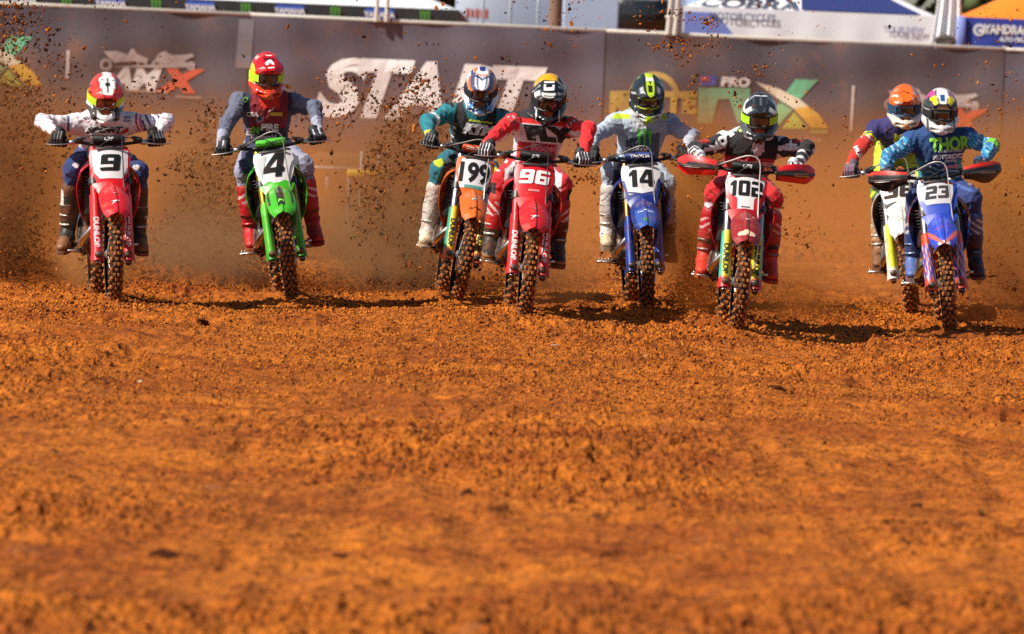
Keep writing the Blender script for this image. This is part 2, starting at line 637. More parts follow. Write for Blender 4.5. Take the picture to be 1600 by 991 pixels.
WHEELS = []
for s in SPOTS.values():
    M = root_matrix(s)
    WHEELS += [app(M, [(0, 0, 0)])[0][:2], app(M, [(0, 1.48, 0)])[0][:2]]
def height(X, Y):
    big = (vn(X * .35, Y * .22, 1) - .5) * .12 + (vn(X * 1.1, Y * .7, 2) - .5) * .10 * (.35 + .65 * np.exp(-((Y - 1.5) / 6.0) ** 2))
    # ruts thrown up across the start straight, strongest where the bikes are
    rid = 0
    for (yc, a, wd, sd_) in ((-2.9, .035, .22, 3), (3.3, .07, .45, 4), (5.2, .06, .6, 5), (-6.5, .03, .35, 7), (-11.5, .035, .5, 8), (-16, .03, .5, 9)):
        off = (vn(X * .45, 0 * Y, sd_) - .5) * 2.4
        amp = 1.45 * a * np.clip(vn(X * .8, 0 * Y, sd_ + 20) * 1.9 - .45, 0, 1.2)
        rid = rid + amp * np.exp(-((Y - yc - off) / wd) ** 2)
    # long wheel ruts running with the track
    rut = 0
    for (xc, sl, sd_) in ((-2.0, .02, 1), (-.6, -.03, 2), (.5, .05, 3), (1.35, -.015, 4), (2.6, .03, 5), (-3.1, -.02, 6)):
        d = X - xc - sl * Y - (vn(Y * .15, 0 * Y, sd_ + 40) - .5) * .8
        rut = rut - .011 * np.exp(-(d / .07) ** 2) + .007 * np.exp(-((np.abs(d) - .13) / .05) ** 2)
    mid = (vn(X * 3.2, Y * 2.4, 11) - .5) * .026 + (vn(X * 7.5, Y * 6, 12) - .5) * .014
    c1 = vn(X * 17, Y * 15, 13); c2 = vn(X * 34, Y * 26, 14)
    patch = np.clip(vn(X * .9, Y * .5, 15) * 1.7 - .35, .38, 1)
    c3 = vn(X * 62, Y * 34, 19)
    clod = patch * (np.clip(c1 - .55, 0, 1) * .050 + np.clip(c2 - .36, 0, 1) * .052 + np.clip(c3 - .4, 0, 1) * .020)
    pock = -np.clip(vn(X * 5, Y * 3.2, 16) - .74, 0, 1) * .20
    z = big + rid + rut + mid
    keep = np.ones_like(z); berm = np.zeros_like(z)
    for wx, wy in WHEELS:
        d = np.sqrt((X - wx) ** 2 + ((Y - wy) * .8) ** 2)
        keep = np.minimum(keep, np.clip((d - .12) / .55, 0, 1))
        berm = np.maximum(berm, .024 * np.exp(-((np.sqrt((X - wx) ** 2 + ((Y - wy) * .45) ** 2) - .13) / .055) ** 2))
    return z * keep * np.exp(-np.clip(Y - 8, 0, 99) / 25) + clod + berm * (.6 + .8 * c1) + pock * keep - .02

def build_ground():
    rows = np.concatenate([-45 - np.geomspace(120, 1.5, 12) * 1.0 + 1.5, np.linspace(-44, -27.5, 14), np.arange(-27, 6.2, .048), 6.2 + np.cumsum(np.linspace(.06, .7, 150)), 66 + np.geomspace(1, 1500, 24)])
    nc = 640
    t = np.linspace(-1, 1, nc)
    side = np.geomspace(.3, 1400, 20)
    XX = []
    for y in rows:
        h = float(half(np.array(max(y, -27.)))) * 1.38
        core = t * h
        XX.append(np.concatenate([(-h - side)[::-1], core, h + side]))
    X = np.array(XX)
    X[:, 20:-20] += (RNG.random((len(rows), nc)) - .5) * .005
    Y = np.repeat(rows[:, None], X.shape[1], 1)
    Z = height(X, Y)
    far = np.clip((np.abs(X) - 14) / 30, 0, 1)
    Z = Z * (1 - far)
    n, m = X.shape
    V = np.stack([X, Y, Z], 2).reshape(-1, 3)
    i = np.arange((n - 1) * m).reshape(n - 1, m)[:, :-1].ravel()
    Q = np.stack([i, i + 1, i + m + 1, i + m], 1)
    me = bpy.data.meshes.new('ground')
    me.vertices.add(len(V)); me.vertices.foreach_set('co', V.ravel())
    me.loops.add(Q.size); me.loops.foreach_set('vertex_index', Q.ravel())
    me.polygons.add(len(Q)); me.polygons.foreach_set('loop_start', np.arange(0, Q.size, 4))
    me.polygons.foreach_set('loop_total', np.full(len(Q), 4))
    me.polygons.foreach_set('use_smooth', np.zeros(len(Q), bool))
    me.update(calc_edges=True)
    return me

def soil(name, c1, c2, c3, vary=True):
    m = bpy.data.materials.new(name)
    m.use_nodes = True
    t = m.node_tree; N, L = t.nodes, t.links
    b = N['Principled BSDF']
    b.inputs['Roughness'].default_value = .95
    b.inputs['Specular IOR Level'].default_value = .15
    g = N.new('ShaderNodeNewGeometry')
    def noise(sc, det=6, r=.6):
        n = N.new('ShaderNodeTexNoise')
        n.inputs['Scale'].default_value = sc
        n.inputs['Detail'].default_value = det
        n.inputs['Roughness'].default_value = r
        L.new(g.outputs['Position'], n.inputs['Vector'])
        return n.outputs['Fac']
    def mixc(f, a, c, lo, hi, mx=1.):
        mr = N.new('ShaderNodeMapRange')
        mr.inputs['From Min'].default_value = lo; mr.inputs['From Max'].default_value = hi
        mr.inputs['To Max'].default_value = mx
        L.new(f, mr.inputs['Value'])
        x = N.new('ShaderNodeMix'); x.data_type = 'RGBA'
        L.new(mr.outputs[0], x.inputs['Factor'])
        for k, q in (('A', a), ('B', c)):
            if isinstance(q, tuple): x.inputs[k].default_value = (*q, 1)
            else: L.new(q, x.inputs[k])
        return x.outputs['Result']
    c = mixc(noise(.9, 5), c1, c2, .36, .66)
    c = mixc(noise(9, 6, .7), c, c3, .46, .68, .8)
    c = mixc(noise(60, 4, .7), c, c3, .48, .64, .62)
    c = mixc(noise(.55, 6, .65), c, lin('#7a4016'), .54, .74, .75)
    c = mixc(noise(2.1, 4), c, lin('#85705c'), .62, .80, .35)      # paler stony soil in patches
    c = mixc(noise(170, 2), c, lin('#d9a878'), .72, .80, .5)
    L.new(c, b.inputs['Base Color'])
    bp = N.new('ShaderNodeBump'); bp.inputs['Strength'].default_value = .7; bp.inputs['Distance'].default_value = .012
    L.new(noise(70, 5, .75), bp.inputs['Height'])
    L.new(bp.outputs[0], b.inputs['Normal'])
    return m
SOIL = soil('orange_soil', lin('#cc7424'), lin('#9a4c18'), lin('#48200a'))
gr = link('ground', build_ground())
gr.data.materials.append(SOIL)
tag(gr, kind='structure')

# loose crumbs lying on the soil (stuff) -------------------------------------------------
OCT8_V = np.array([(1, 0, 0), (-1, 0, 0), (0, 1, 0), (0, -1, 0), (0, 0, 1), (0, 0, -1)], float)
OCT8_F = np.array([(0, 2, 4), (2, 1, 4), (1, 3, 4), (3, 0, 4), (2, 0, 5), (1, 2, 5), (3, 1, 5), (0, 3, 5)])
TET_V = np.array([(1, 1, 1), (1, -1, -1), (-1, 1, -1), (-1, -1, 1)], float) * .75
TET_F = np.array([(0, 1, 2), (0, 3, 1), (0, 2, 3), (1, 3, 2)])
def crumbs(name, P, S, mats, jit=.35, stretch=None, mi=None, tet=False):
    n = len(P)
    OCT_V, OCT_F = (TET_V, TET_F) if tet else (OCT8_V, OCT8_F)
    k_ = len(OCT_V)
    V = OCT_V[None] * S[:, None, None] * (1 + (RNG.random((n, k_, 1)) - .5) * 2 * jit)
    V = V + (RNG.random((n, k_, 3)) - .5) * S[:, None, None] * .5
    if stretch is not None:
        V = V * stretch[:, None, :]
    A = RNG.normal(size=(n, 4)); A /= np.linalg.norm(A, axis=1, keepdims=True)
    w, x, y, z = A.T
    R = np.stack([1 - 2 * (y * y + z * z), 2 * (x * y - z * w), 2 * (x * z + y * w), 2 * (x * y + z * w), 1 - 2 * (x * x + z * z), 2 * (y * z - x * w), 2 * (x * z - y * w), 2 * (y * z + x * w), 1 - 2 * (x * x + y * y)], 1).reshape(n, 3, 3)
    V = np.einsum('nij,nkj->nki', R, V) + P[:, None, :]
    F = (OCT_F[None] + (np.arange(n) * k_)[:, None, None]).reshape(-1, 3)
    me = bpy.data.meshes.new(name)
    me.vertices.add(n * k_); me.vertices.foreach_set('co', V.ravel())
    me.loops.add(F.size); me.loops.foreach_set('vertex_index', F.ravel())
    me.polygons.add(len(F)); me.polygons.foreach_set('loop_start', np.arange(0, F.size, 3))
    me.polygons.foreach_set('loop_total', np.full(len(F), 3))
    for q in mats: me.materials.append(q)
    if mi is not None:
        me.polygons.foreach_set('material_index', np.repeat(mi, len(OCT_F)))
    me.update(calc_edges=True)
    return me
CLOD_D = mat('dark_clod', lin('#46240f'), .95, 0, 0, bump=.4, bscale=120, spec=.1)  # near-black: the shaded look of the clods is put into the colour
CLOD_M = mat('brown_clod', lin('#94501f'), .95, 0, 0, bump=.4, bscale=120, spec=.1)
CLOD_L = mat('orange_clod', lin('#c47328'), .95, 0, 0, bump=.4, bscale=120, spec=.1)
STONE = mat('pale_stone', lin('#b7a48e'), .8, 0, .2)
nG = 90000
y = -26.5 + 33 * RNG.random(nG) ** 1.0
x = (RNG.random(nG) * 2 - 1) * half(y) * 1.3
den = vn(x * .9, y * .5, 15) * .8 + vn(x * 3, y * 2, 31) * .6
ok = den > .55 + RNG.random(nG) * .45
x, y = x[ok], y[ok]
S = .0026 + .0080 * RNG.random(len(x)) ** 4.0
P = np.column_stack([x, y, height(x, y) + S * .3])
mi = RNG.choice(3, len(x), p=[.34, .40, .26])
tag(link('gravel', crumbs('gravel', P, S, [CLOD_D, CLOD_M, CLOD_L], mi=mi)), 'loose orange soil crumbs scattered over the track', kind='stuff')

nH = 110000
y = -13 + 17.5 * RNG.random(nH) ** .8
x = (RNG.random(nH) * 2 - 1) * half(y) * 1.15
ok = vn(x * 1.3, y * .7, 33) + .5 * vn(x * 4, y * 2.5, 34) > .28 + .5 * RNG.random(nH)
x, y = x[ok], y[ok]
S = .0042 + .0095 * RNG.random(len(x)) ** 2.6
dw = np.full(len(x), 9.)
for wx, wy in WHEELS:
    dw = np.minimum(dw, np.hypot(x - wx, (y - wy) * .5))
S *= np.clip(1.35 - .35 * dw, .8, 1.3)
P = np.column_stack([x, y, height(x, y) + S * .25])
mi = RNG.choice(3, len(x), p=[.20, .38, .42])
tag(link('loose_soil', crumbs('loose_soil', P, S, [CLOD_D, CLOD_M, CLOD_L], mi=mi)), 'churned loose soil around and ahead of the bikes', kind='stuff')

def lump(mb, c, s, seed, flat=.7):
    r = np.random.default_rng(seed)
    bm = bmesh.new()
    bmesh.ops.create_icosphere(bm, subdivisions=2, radius=1)
    V = np.array([v.co[:] for v in bm.verts]); F = [tuple(v.index for v in f.verts) for f in bm.faces]
    bm.free()
    d = 1 + .28 * np.sin(V @ r.normal(size=3) * 2.6 + 1) + .18 * np.sin(V @ r.normal(size=3) * 6) + r.normal(size=len(V)) * .05
    V = V * d[:, None] * np.array([1.15, 1, flat]) * s + np.asarray(c)
    mb.add(V, F)

# single lumps one can point at on the bare foreground
for (lx, ly, s, m, lab) in (
    (-1.20, -22.6, .040, CLOD_D, 'largest earth mound with shade in its dark colour, low on the left foreground'),  # low mound, its shade put into the dark colour
    (-.58, -22.3, .020, CLOD_D, 'small dark clod alone in the middle of the near foreground'),
    (-.15, -19.3, .032, CLOD_D, 'dark clod standing on the dirt just below the centre of the track'),
    (-2.35, -15.0, .045, CLOD_D, 'wide dark clod on the left of the bare track, farther than the biggest one'),
    (.28, -19.6, .020, CLOD_D, 'round dark stone right of the centre clod on the bare dirt'),
    (1.50, -9.5, .040, CLOD_D, 'dark flat rock on the dirt in front of the bike with red handguards'),
    (.95, -8.0, .026, CLOD_D, 'rough dark clod left of the flat rock ahead of the red handguard bike'),
    (.28, -5.4, .022, STONE, 'pale stone on the dirt ahead of the red bike numbered 96'),
    (.83, -6.0, .018, STONE, 'small pale stone on the dirt ahead of the blue bike numbered 14'),
    (-1.95, -11.5, .018, STONE, 'tiny pale stone on bare dirt ahead of the red bike numbered 9'),
    (1.72, -18.6, .024, CLOD_D, 'dark clod on the right side of the bare middle foreground'),
    (-2.0, -4.1, .035, CLOD_D, 'dark clod in front of the gap between the number 9 and green bikes'),
):
    mb = MB(); lump(mb, (0, 0, 0), s, int(abs(lx * 977)) + 1, .55)
    o = mb.build('dirt_clod' if m is CLOD_D else 'stone', m)
    o.location = (lx, ly, float(height(np.array(lx), np.array(ly))) + s * .02)
    tag(o, lab, 'clod' if m is CLOD_D else 'stone', 'lumps lying on the bare dirt')

# ------------------------------------------------------------------ start banner fence, 54 m down the straight
BY = 54.0
def bx(u, v, Y=BY):
    """a point of the photograph carried to the vertical plane of the fence"""
    a, b = u - 800, v - 495.5
    c, s = math.cos(ROLL), math.sin(ROLL)
    X, Z = a * c + b * s, -a * s + b * c + 495.5
    d = Y - CAM_Y
    return X * d / FPX, CAM_H - (Z - HORIZ) * d / FPX
BAN = mat('banner_cloth', lin('#57525f'), .75, 0, .22, bump=.25, bscale=3, dscale=.9, dcol=lin('#8a5f48'))
BAN_D = mat('banner_cloth', lin('#4c4851'), .75, 0, .30, bump=.25, bscale=3, dscale=.9, dcol=lin('#8a5f48'))
RAIL = mat('painted_rail', lin('#c9c6bb'), .5, 0, .25)
POSTM = mat('fence_post', lin('#a8a49b'), .5, 0, .3)
edges = [-15.4, -9.7, -4.28, 1.28, 7.52, 13.2]
def bwave(X, Z):
    return BY - .0 + .035 * np.sin(X * 2.1 + .6 * np.sin(Z * 2)) + .018 * np.sin(X * 6.3 + Z * 1.4) + .012 * np.sin(X * 1.3 - Z * 7)
BL = ['dark banner at the far left, mostly outside the frame', 'dark banner with a green and gold X logo and white motorbike emblem', 'dark banner printed START in big white slanted letters', 'dark banner with the PRO MX logo and a gold arched crest', 'dark banner at the far right behind the orange helmet']
banners = []
top_z = lambda X: 2.33 - .004 * X
for i in range(5):
    x0, x1 = edges[i] + .012, edges[i + 1] - .012
    xs = np.linspace(x0, x1, 60); zs = np.linspace(.28, 1, 24)
    G = np.zeros((60, 24, 3))
    for a, X in enumerate(xs):
        Z = .26 + (top_z(X) - .03 - .26) * np.linspace(0, 1, 24)
        G[a, :, 0] = X; G[a, :, 2] = Z; G[a, :, 1] = bwave(X, Z)
    mb = MB(); sheet(mb, G, .006)
    root = mb.build('banner', BAN if i % 2 == 0 else BAN_D)
    tag(root, BL[i], 'banner', 'banners along the start fence')
    banners.append(root)
def bprint(parent, name, v, f, col, lift=.012, dirt=.3):
    v = np.asarray(v, float)
    Y = bwave(v[:, 0], v[:, 1]) - lift
    mb = MB(); mb.add(np.column_stack([v[:, 0], Y, v[:, 1]]), f)
    return mb.build(name, mat('banner_ink', col, .7, 0, dirt, dscale=2.2, dcol=lin('#8d6a52')), parent, smooth=False)
def bpoly(parent, name, px, col, lift=.012, **k):
    v, f = poly2d([bx(*p) for p in px], .25)
    # order from pixel winding may be clockwise: poly2d fixes orientation
    return bprint(parent, name, v, f, col, lift, **k)
def btext(parent, name, s, px, h, col, bold=.03, shear=0., wide=1., lift=.012, ang=0., **k):
    v, f = text2d(s, h, bold, shear, wide, .3)
    c, q = math.cos(ang), math.sin(ang)
    v = v @ np.array([[c, q], [-q, c]])
    cx, cz = bx(*px)
    return bprint(parent, name, v + np.array([cx, cz]), f, col, lift, **k)
def ring2d(c, r0, r1, a0, a1, n=18):
    P, F = [], []
    for i in range(n + 1):
        a = math.radians(a0 + (a1 - a0) * i / n)
        P += [(c[0] + r0 * math.cos(a), c[1] + r0 * math.sin(a)), (c[0] + r1 * math.cos(a), c[1] + r1 * math.sin(a))]
    for i in range(n):
        F.append((2 * i, 2 * i + 1, 2 * i + 3, 2 * i + 2))
    return np.array(P), F
WH = lin('#e6e2de')
# START, letter by letter
for ch, u, v in (('S', 534, 136), ('T', 602, 138), ('A', 648, 141), ('R', 738, 146), ('T', 808, 149)):
    btext(banners[2], 'letter', ch, (u, v), .84, lin('#f4f3f1'), .045, .28, {'S': 1.16, 'A': .98, 'R': 1.0}.get(ch, 1.06), dirt=0)
bpoly(banners[2], 'pale_strip', [(374, 30), (398, 31), (392, 108), (368, 106)], lin('#75727a'), .009)
# X logos: left one at the frame's edge, right one behind the black helmet
GRN, LIME, GOLD, CREAM = lin('#5fb389'), lin('#a9b84a'), lin('#d8a63a'), lin('#d9cdb4')
def xlogo(b, du, dv, sc=1.):
    q = lambda pts: [(1090 + du + (u - 1090) * sc, 160 + dv + (v - 160) * sc) for u, v in pts]
    bpoly(b, 'logo_stroke', q([(1243, 124), (1278, 125), (1238, 168), (1218, 158)]), GRN, .012)
    bpoly(b, 'logo_stroke', q([(1218, 160), (1238, 172), (1212, 200), (1180, 200)]), lin('#78b07a'), .012)
    bpoly(b, 'logo_stroke', q([(1240, 175), (1262, 201), (1222, 201)]), LIME, .012)
    bpoly(b, 'logo_swoosh', q([(1180, 128), (1215, 138), (1250, 156), (1262, 166), (1240, 170), (1212, 152)]), CREAM, .016)
    bpoly(b, 'logo_swoosh', q([(1262, 166), (1280, 180), (1293, 200), (1268, 200), (1240, 170)]), GOLD, .016)
xlogo(banners[3], 0, 0)
xlogo(banners[1], -1227, -67)
bpoly(banners[3], 'logo_letter', [(1091, 137), (1172, 138), (1172, 192), (1152, 192), (1140, 155), (1122, 155), (1112, 193), (1090, 193)], lin('#6fa982'), .012)
bpoly(banners[3], 'logo_flag', [(1094, 119), (1120, 119), (1120, 134), (1094, 134)], lin('#3f4f9a'), .012)
bpoly(banners[3], 'flag_cross', [(1095, 120), (1108, 120), (1108, 127), (1095, 127)], lin('#b4485a'), .016)
btext(banners[3], 'letter', 'PRO', (1149, 128), .13, WH, .06, .1, 1.25)
bpoly(banners[3], 'logo_bar', [(1266, 203), (1292, 203), (1293, 209), (1266, 208)], lin('#8aa860'), .012)
btext(banners[3], 'letter', 'verse', (1266, 217), .09, lin('#b79a8c'), .03, 0, 1.2)
# gold crest, an arch over a word
CRG = lin('#b99a4e')
cx, cz = bx(1022, 152)
v, f = ring2d((cx, cz), .31, .40, 5, 175); bprint(banners[3], 'crest_arch', v, f, CRG)
for ch, u in (('R', 968), ('O', 992), ('T', 1052), ('E', 1077)):
    btext(banners[3], 'letter', ch, (u, 160), .30, CRG, .07, 0, 1.0)
bpoly(banners[3], 'crest_band', [(962, 142), (988, 142), (988, 146), (962, 146)], CRG, .016)
# motorbike emblems: two leaping machines over block letters
def mxlogo(b, du, dv):
    q = lambda pts: [(u + du, v + dv) for u, v in pts]
    g1, g2 = lin('#b3a6a4'), lin('#d5cfcb')
    bpoly(b, 'emblem_bike', q([(163, 80), (185, 80), (200, 86), (206, 76), (211, 78), (214, 84), (232, 92), (230, 99), (208, 96), (180, 98), (172, 92)]), g1)
    bpoly(b, 'emblem_bike', q([(240, 98), (248, 84), (258, 80), (268, 86), (285, 86), (300, 84), (304, 88), (286, 96), (304, 100), (300, 106), (262, 102)]), g1)
    for (u, v_, r) in ((166, 101, .09), (222, 99, .08), (246, 101, .08), (298, 103, .07)):
        c = bx(u + du, v_ + dv)
        vv, ff = ring2d(c, r * .62, r, 0, 360); bprint(b, 'emblem_wheel', vv, ff, g1, .016)
    bpoly(b, 'emblem_swoosh', q([(172, 104), (250, 101), (300, 105), (250, 106)]), g1, .02)
    btext(b, 'letter', 'A', (188 + du, 122 + dv), .30, g2, .06, .25, 1.15)
    btext(b, 'letter', 'M', (228 + du, 124 + dv), .30, g2, .07, .25, 1.15)
    btext(b, 'letter', 'X', (281 + du, 126 + dv), .32, lin('#d2563a'), .08, .25, 1.35)
    bpoly(b, 'emblem_underline', q([(200, 140), (262, 143), (262, 146), (200, 143)]), lin('#a58c80'), .012)
    bpoly(b, 'emblem_underline', q([(275, 149), (315, 151), (315, 155), (275, 153)]), lin('#a58c80'), .012)
mxlogo(banners[1], 0, 0)
mxlogo(banners[3], 1224, 62)
bpoly(banners[1], 'printed_bar', [(105, 79), (110, 79), (108, 122), (103, 122)], lin('#c9bdb8'))
bpoly(banners[3], 'printed_bar', [(1331, 134), (1335, 134), (1331, 205), (1327, 205)], lin('#c9bdb8'))
# rail and posts
for i in range(5):
    x0, x1 = edges[i] + .004, edges[i + 1] - .004
    mb = MB()
    rbox(mb, ((x0 + x1) / 2, BY + .03, top_z((x0 + x1) / 2) + .0), (x1 - x0, .05, .055), rot('y', .23), .008)
    o = mb.build('fence_rail', RAIL)
    tag(o, ['pale top rail over the dark banner outside the left edge', 'pale top rail over the banner with the white motorbike emblem', 'pale top rail running above the START banner', 'pale top rail above the PRO MX banner', 'pale top rail above the banner behind the orange helmet'][i], 'rail', 'rails along the banner fence')
for i, X in enumerate(edges):
    mb = MB()
    tube(mb, [(X, BY + .1, -.3), (X, BY + .1, top_z(X) + (.05 if i != 3 else .05))], .035, 10)
    o = mb.build('fence_post', POSTM)
    tag(o, ['grey steel post at the far left end of the banner fence', 'grey steel post left of the banner with the X logo', 'grey steel post between the motorbike emblem and the START banner', 'grey steel post between the START banner and the PRO MX banner', 'grey steel post between the PRO MX banner and the last banner', 'grey steel post at the far right end of the banner fence'][i], 'post', 'posts of the banner fence')
# the tall pair of white poles rising in front of the PRO MX banner's top edge
for (u, lab) in ((1043, 'left one of the pair of white poles rising above the fence rail'), (1054, 'right one of the pair of white poles rising above the fence rail')):
    X, Z = bx(u, 55)
    mb = MB(); tube(mb, [(X, BY - .06, Z), (X + .02, BY - .06, Z + .32), (X + .06, BY - .05, Z + 1.3)], [.045, .04, .035], 10)
    rbox(mb, (X, BY - .06, Z + .28), (.10, .05, .05), None, .01)
    o = mb.build('white_pole', RAIL); tag(o, lab, 'pole', 'white poles at the fence')
for (u, lab) in ((588, 'left one of two short white poles above the START banner rail'), (604, 'right one of two short white poles above the START banner rail')):
    X, Z = bx(u, 34)
    mb = MB(); tube(mb, [(X, BY - .06, Z), (X + .02, BY - .06, Z + .9)], .035, 10)
    rbox(mb, (X, BY - .06, Z + .12), (.08, .05, .05), None, .01)
    o = mb.build('white_pole', RAIL); tag(o, lab, 'pole', 'white poles at the fence')
# timber kick board and the start gate pieces at the fence foot
mb = MB(); rbox(mb, (0, BY + .02, .12), (27, .04, .24), None, .01)
tag(mb.build('kick_board', mat('weathered_timber', lin('#8a705a'), .8, 0, .4, bump=.3, bscale=20)), 'weathered timber board running along the foot of the banner fence', 'board')
X, Z = bx(577, 272, 20)
mb = MB(); rbox(mb, (X, 20, Z), (.46, .06, .085), None, .012)
g = mb.build('start_gate', mat('yellow_paint', lin('#f2bc10'), .5, 0, 0))
for dx in (-.08, .10):
    mb = MB(); tube(mb, [(X + dx, 20.05, -.02), (X + dx, 20.05, Z + .23)], .022, 8); mb.build('gate_upright', RAIL, g)
for dx in (-.20, .20):
    mb = MB(); tube(mb, [(X + dx, 20.02, -.02), (X + dx, 20.02, Z - .03)], .02, 8); mb.build('gate_leg', POSTM, g)
tag(g, 'yellow start gate bar with two white uprights below the START banner', 'start gate')
X0, Z0 = bx(480, 261, 36); X1, Z1 = bx(545, 263, 36)
mb = MB(); rbox(mb, ((X0 + X1) / 2, 36, max(.05, Z0)), (X1 - X0 + .3, .05, .04), None, .008)
for xx in (X0, (X0 + X1) / 2, X1):
    rbox(mb, (xx, 36.05, Z0 / 2 - .05), (.05, .05, Z0), None, .008)
tag(mb.build('timber_rail', RAIL), 'pale timber rail lying low beside the yellow start gate', 'rail')

# ------------------------------------------------------------------ tents and vehicles behind the fence
WT = mat('tent_fabric', lin('#e6e6ea'), .7, 0, .06, bump=.15, bscale=4, dscale=1.5)
ALU = mat('tent_pole', lin('#b9bcc0'), .4, .6, .1)
def canopy(mb, x0, x1, y0, y1, z0, z1, ridge=.3):
    """hip roof with slightly sagging panels"""
    n, m = 17, 13
    G = np.zeros((n, m, 3))
    for i in range(n):
        for j in range(m):
            a, b = i / (n - 1), j / (m - 1)
            e = min(1, min(a, 1 - a) / (.5 * ridge + .2), min(b, 1 - b) / .5)
            G[i, j] = (x0 + (x1 - x0) * a, y0 + (y1 - y0) * b, z0 + (z1 - z0) * (e ** 1.12) - .03 * math.sin(math.pi * a) * (1 - e))
    sheet(mb, G, .012)
def valance(mb, x0, x1, y, z0, z1, th=.01, wav=.012):
    n = 50
    G = np.zeros((n, 4, 3))
    for i in range(n):
        X = x0 + (x1 - x0) * i / (n - 1)
        for j in range(4):
            Z = z0 + (z1 - z0) * j / 3
            G[i, j] = (X, y + wav * math.sin(X * 9) * (1 - j / 3), Z)
    sheet(mb, G, th)
def flatprint(parent, name, v, f, x, y, z, col):
    v = np.asarray(v)
    mb = MB(); mb.add(np.column_stack([v[:, 0] + x, np.full(len(v), y), v[:, 1] + z]), f)
    return mb.build(name, mat('tent_ink', col, .7, 0, .05), parent, smooth=False)
def quad2(w, h):
    return poly2d([(-w / 2, -h / 2), (w / 2, -h / 2), (w / 2, h / 2), (-w / 2, h / 2)])
def legs(parent, x0, x1, y0, y1, z):
    for X in (x0 + .05, x1 - .05):
        for Y in (y0 + .05, y1 - .05):
            mb = MB(); rbox(mb, (X, Y, z / 2), (.05, .05, z), None, .006); mb.build('tent_leg', ALU, parent)
# white marquee
TY = 60.0
tx0, tx1 = -9.2, bx(716, 30, TY)[0]
zt, zb = bx(600, 11, TY)[1], bx(600, 32, TY)[1] - .08
tent = empty('marquee', Matrix.Translation((0, 0, 0)))
tag(tent, 'long white marquee with a black valance above the START banner', 'tent', 'race tents behind the fence')
mb = MB(); canopy(mb, tx0, tx1, TY, TY + 5, zt, zt + 1.3); mb.build('canopy', WT, tent)
mb = MB(); valance(mb, tx0, tx1, TY - .03, zb, zt); mb.build('valance', mat('tent_fabric', lin('#23282d'), .7, 0, .1), tent)
legs(tent, tx0, tx1, TY, TY + 5, zt)
MG, YB = lin('#4f9a2a'), lin('#2b55b8')
for k in range(-2, 7):
    u = 245 + 140 * (k)
    if 180 < u < 720 or k < 0:
        X, Z = bx(u, 0, TY)
        if tx0 + .3 < X < tx1 - .2:
            v, f = claw(.20); flatprint(tent, 'claw_mark', v, f, X, TY - .075, (zt + zb) / 2 + .02, MG)
    X2, _ = bx(u + 69, 0, TY)
    if tx0 + .4 < X2 < tx1 - .4:
        v, f = quad2(.46, .20); pl = flatprint(tent, 'sponsor_plate', v, f, X2, TY - .07, (zt + zb) / 2 + .02, YB)
        v, f = text2d('YAMAHA', .085, .04, 0, 1.0); flatprint(pl, 'letter', v, f, X2, TY - .08, (zt + zb) / 2 + .02, WH)
# grey trailer with a faint red print
GY = 63.0
x0, x1 = bx(712, 0, GY)[0], bx(884, 0, GY)[0]
mb = MB(); rbox(mb, ((x0 + x1) / 2, GY + 1.2, 1.95), (x1 - x0, 2.4, 3.0), None, .06)
tr = mb.build('race_trailer', mat('trailer_panel', lin('#8a93a3'), .45, 0, .15))
tag(tr, 'grey box trailer with a small red print, right of the white marquee', 'trailer')
X, Z = bx(745, 21, GY)
for k in range(5):
    v, f = quad2(.045, .13 if k % 2 else .16); flatprint(tr, 'red_print', v, f, X - .16 + k * .08, GY - .008, Z, lin('#b8483c'))
for k in range(1, 4):
    mb = MB(); rbox(mb, (x0 + (x1 - x0) * k / 4, GY - .004, 2.0), (.02, .012, 2.8), None, .004); mb.build('panel_joint', ALU, tr)
for X in (x0 + .5, x1 - .4):
    mb = MB(); tube(mb, [(X, GY + .1, .35), (X, GY + .35, .35)], .35, 20); mb.build('wheel', matte(lin('#1c1c1e')), tr)
X, _ = bx(869, 0, 61)
mb = MB(); tube(mb, [(X, 61, -.2), (X, 61, 5.5)], [.12, .11], 14)
tag(mb.build('timber_pole', mat('pole_timber', lin('#7d6250'), .85, 0, .2, bump=.5, bscale=30)), 'brown timber pole in front of the grey trailer end', 'pole')
# pale blue van
VY = 62.0
x0, x1 = bx(880, 0, VY)[0], bx(1062, 0, VY)[0]
van = empty('parked_van', Matrix.Translation((x0, VY, 0)))
tag(van, 'pale blue van with a dark side window behind the fence', 'van')
prof = np.array([(0, .35), (0, 2.9), (.10, 3.3), (.3, 3.6), (.6, 3.7), (2.4, 3.7), (2.4, .35)])
prof[:, 0] *= (x1 - x0 + .9) / 2.4
loft_r = []
for Y, ins in ((0, .03), (.04, 0), (1.9, 0), (1.94, .03)):
    c = prof.mean(0); q = c + (prof - c) * (1 - ins)
    loft_r.append(np.column_stack([q[:, 0], np.full(len(q), Y), q[:, 1]]))
mb = MB(); loft(mb, loft_r); mb.build('body', mat('van_paint', lin('#a3b4cf'), .3, 0, .12, coat=.4), van, smooth=False)
wx0, wz0 = bx(966, 43, VY); wx1, wz1 = bx(1042, 3, VY)
mb = MB(); rbox(mb, ((wx0 + wx1) / 2 - x0, -.005, (wz0 + wz1) / 2), (wx1 - wx0, .02, wz1 - wz0), None, .008); mb.build('window', mat('dark_glass', lin('#1d272b'), .15, 0, .15), van)
mb = MB(); rbox(mb, ((wx0 + wx1) / 2 - x0, -.0, (wz0 + wz1) / 2), (wx1 - wx0 + .05, .012, wz1 - wz0 + .05), None, .005); mb.build('window_frame', matte(lin('#3a3f44')), van)
for X in (.45, 1.75):
    mb = MB(); tube(mb, [(X, -.02, .33), (X, .2, .33)], .33, 20); mb.build('wheel', matte(lin('#1c1c1e')), van)
